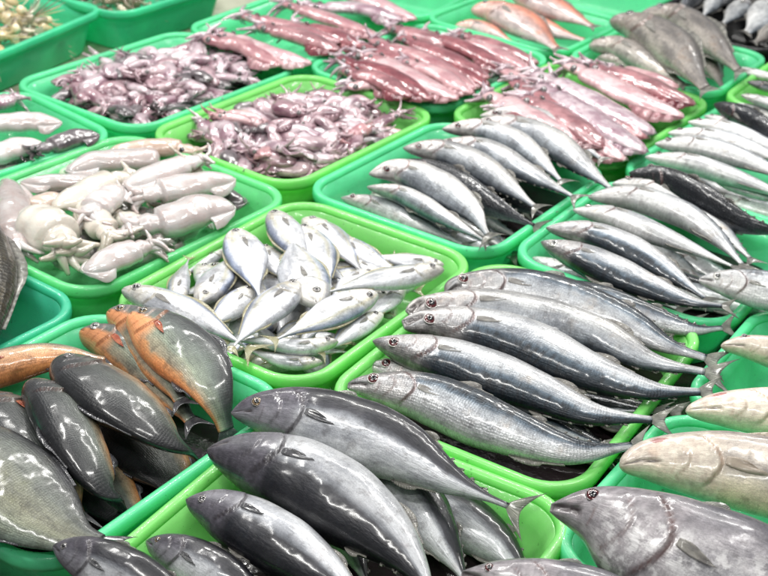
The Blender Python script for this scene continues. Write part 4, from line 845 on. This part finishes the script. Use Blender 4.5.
# shrimp heaps
def shrimp_proto(mat):
    n = 26; q = np.linspace(0, 1, n); R = .022; ang = q*2.7
    path = np.stack([R*np.cos(ang), R*np.sin(ang), .0*q], 1); rad = .0088*(1-.75*q)*(1+.08*np.sin(q*60)); rad[0] = .002; rad[1] = .0045
    v, f = tube_mesh(path, rad, 10); b = pts('shrimp', v, f, mat, None, attrs={'bp': np.array(v)}, loc=np.array([0, 0, 0]))
    parts = []
    for k in range(10):
        i = 3+k*2; o = path[i]; d = -nrm(np.array([math.cos(ang[i]), math.sin(ang[i]), 0])); side = (1 if k % 2 else -1)
        pp = [o+d*.004*j+np.array([0, 0, side*.002*j]) for j in range(4)]; parts.append(tube_mesh(pp, [.0011, .0009, .0007, .0004], 5))
    v, f = merge(parts); pts('legs', v, f, mat, b, attrs={'bp': np.array(v)})
    parts = []
    for k in range(3):
        o = path[0]; d = np.array([.3*k-.2, -1, .3-.2*k]); pp = [o+nrm(d)*.012*j+np.array([.0015*j*j, 0, 0]) for j in range(5)]; parts.append(tube_mesh(pp, [.0009]*4+[.0003], 4))
    v, f = merge(parts); pts('feelers', v, f, mat, b, attrs={'bp': np.array(v)})
    ii = n-1; o = path[ii]; d = nrm(path[ii]-path[ii-1]); sd = np.array([0, 0, 1.]); V = [o-sd*.0015, o+sd*.0015, o+d*.012+sd*.009, o+d*.014, o+d*.012-sd*.009]; V += [x+np.array([.0008, .0008, 0]) for x in V]
    F = [(0, 1, 2, 3, 4), (9, 8, 7, 6, 5)]+[(a, (a+1) % 5, (a+1) % 5+5, a+5) for a in range(5)]; pts('tail_fan', V, F, mat, b, smooth=False, attrs={'bp': np.array(V)})
    return b
SH = [squid_mat('beige_shrimp_shell', (.84, .74, .52), (.74, .52, .24), (.4, .2, .08), .5, .7, .2), squid_mat('pale_shrimp_shell', (.78, .72, .58), (.66, .58, .42), (.5, .3, .15), .4, .6, .2),
      squid_mat('brown_shrimp_shell', (.42, .36, .26), (.2, .16, .12), (.1, .08, .05), .5, .7, .1)]
def shrimp_heap(tr, rx, ry, n, mats, label, group, zt):
    P = []
    for m_ in mats: o = shrimp_proto(m_); tag(o, label, 'shrimp', group); P.append(o)
    c = np.array(tr.location); c[2] = 0
    for k in range(n):
        o = P[k] if k < len(P) else copy_tree(P[rng.randint(len(P))]); x, y = rng.uniform(-1, 1, 2); f = k/n
        x *= 1-.15*f; y *= 1-.15*f
        o.location = Vector(c+UD*x*rx+VD*y*ry+ZUP*(-.03+zt*f*(1-.4*(x*x+y*y)))); o.rotation_euler = (rng.uniform(-.6, .6), rng.uniform(-.6, .6), rng.uniform(0, 6.28)); q = rng.uniform(.85, 1.25); o.scale = (q,)*3
shrimp_heap(T1, T1D[0], T1D[1], 190, [SH[0], SH[1], SH[0], SH[2]], 'beige shrimp in the heap in the top left teal tray', 'beige shrimp heaped in the top left tray', .085)
shrimp_heap(T2, T2D[0], T2D[1], 80, [SH[2], SH[1], SH[2]], 'brownish shrimp in the tray at the top edge left of centre', 'brownish shrimp at the top edge', .075)

# dark melt water standing in some trays
Nw = NT('dark_water'); tw = Nw.n('ShaderNodeTexCoord'); pw = Nw.bsdf(Base_Color=(.02, .014, .016), Roughness=.06, Normal=Nw.bump(Nw.noise(tw.outputs['Object'], 40, 3), .2, .003), Specular_IOR_Level=.6); Nw.l(pw.outputs[0], Nw.out.inputs[0])
for key, zz in (((1, -1), -.05), ((1, -2), -.055), ((2, -1), -.045), ((0, 1), -.06), ((-1, 1), -.065), ((-1, 0), -.065), ((1, 0), -.055), ((1, 1), -.06)):
    c, an, DU, DV = TR[key]; U = UD*math.cos(an)+VD*math.sin(an); Vv = -UD*math.sin(an)+VD*math.cos(an); ins = .0215+(-zz-.03)/.046*.0115
    P = rrect(DU/2-ins-.0008, DV/2-ins-.0008, .040); V = [c+U*x+Vv*y+ZUP*zz for x, y in P]+[c+U*x+Vv*y+ZUP*(zz-.004) for x, y in P]; k = len(P)
    tag(pts('water', V, [tuple(range(k))[::-1], tuple(range(k, 2*k))]+[(j, (j+1) % k, k+(j+1) % k, k+j) for j in range(k)], Nw.m, smooth=False), kind='structure')
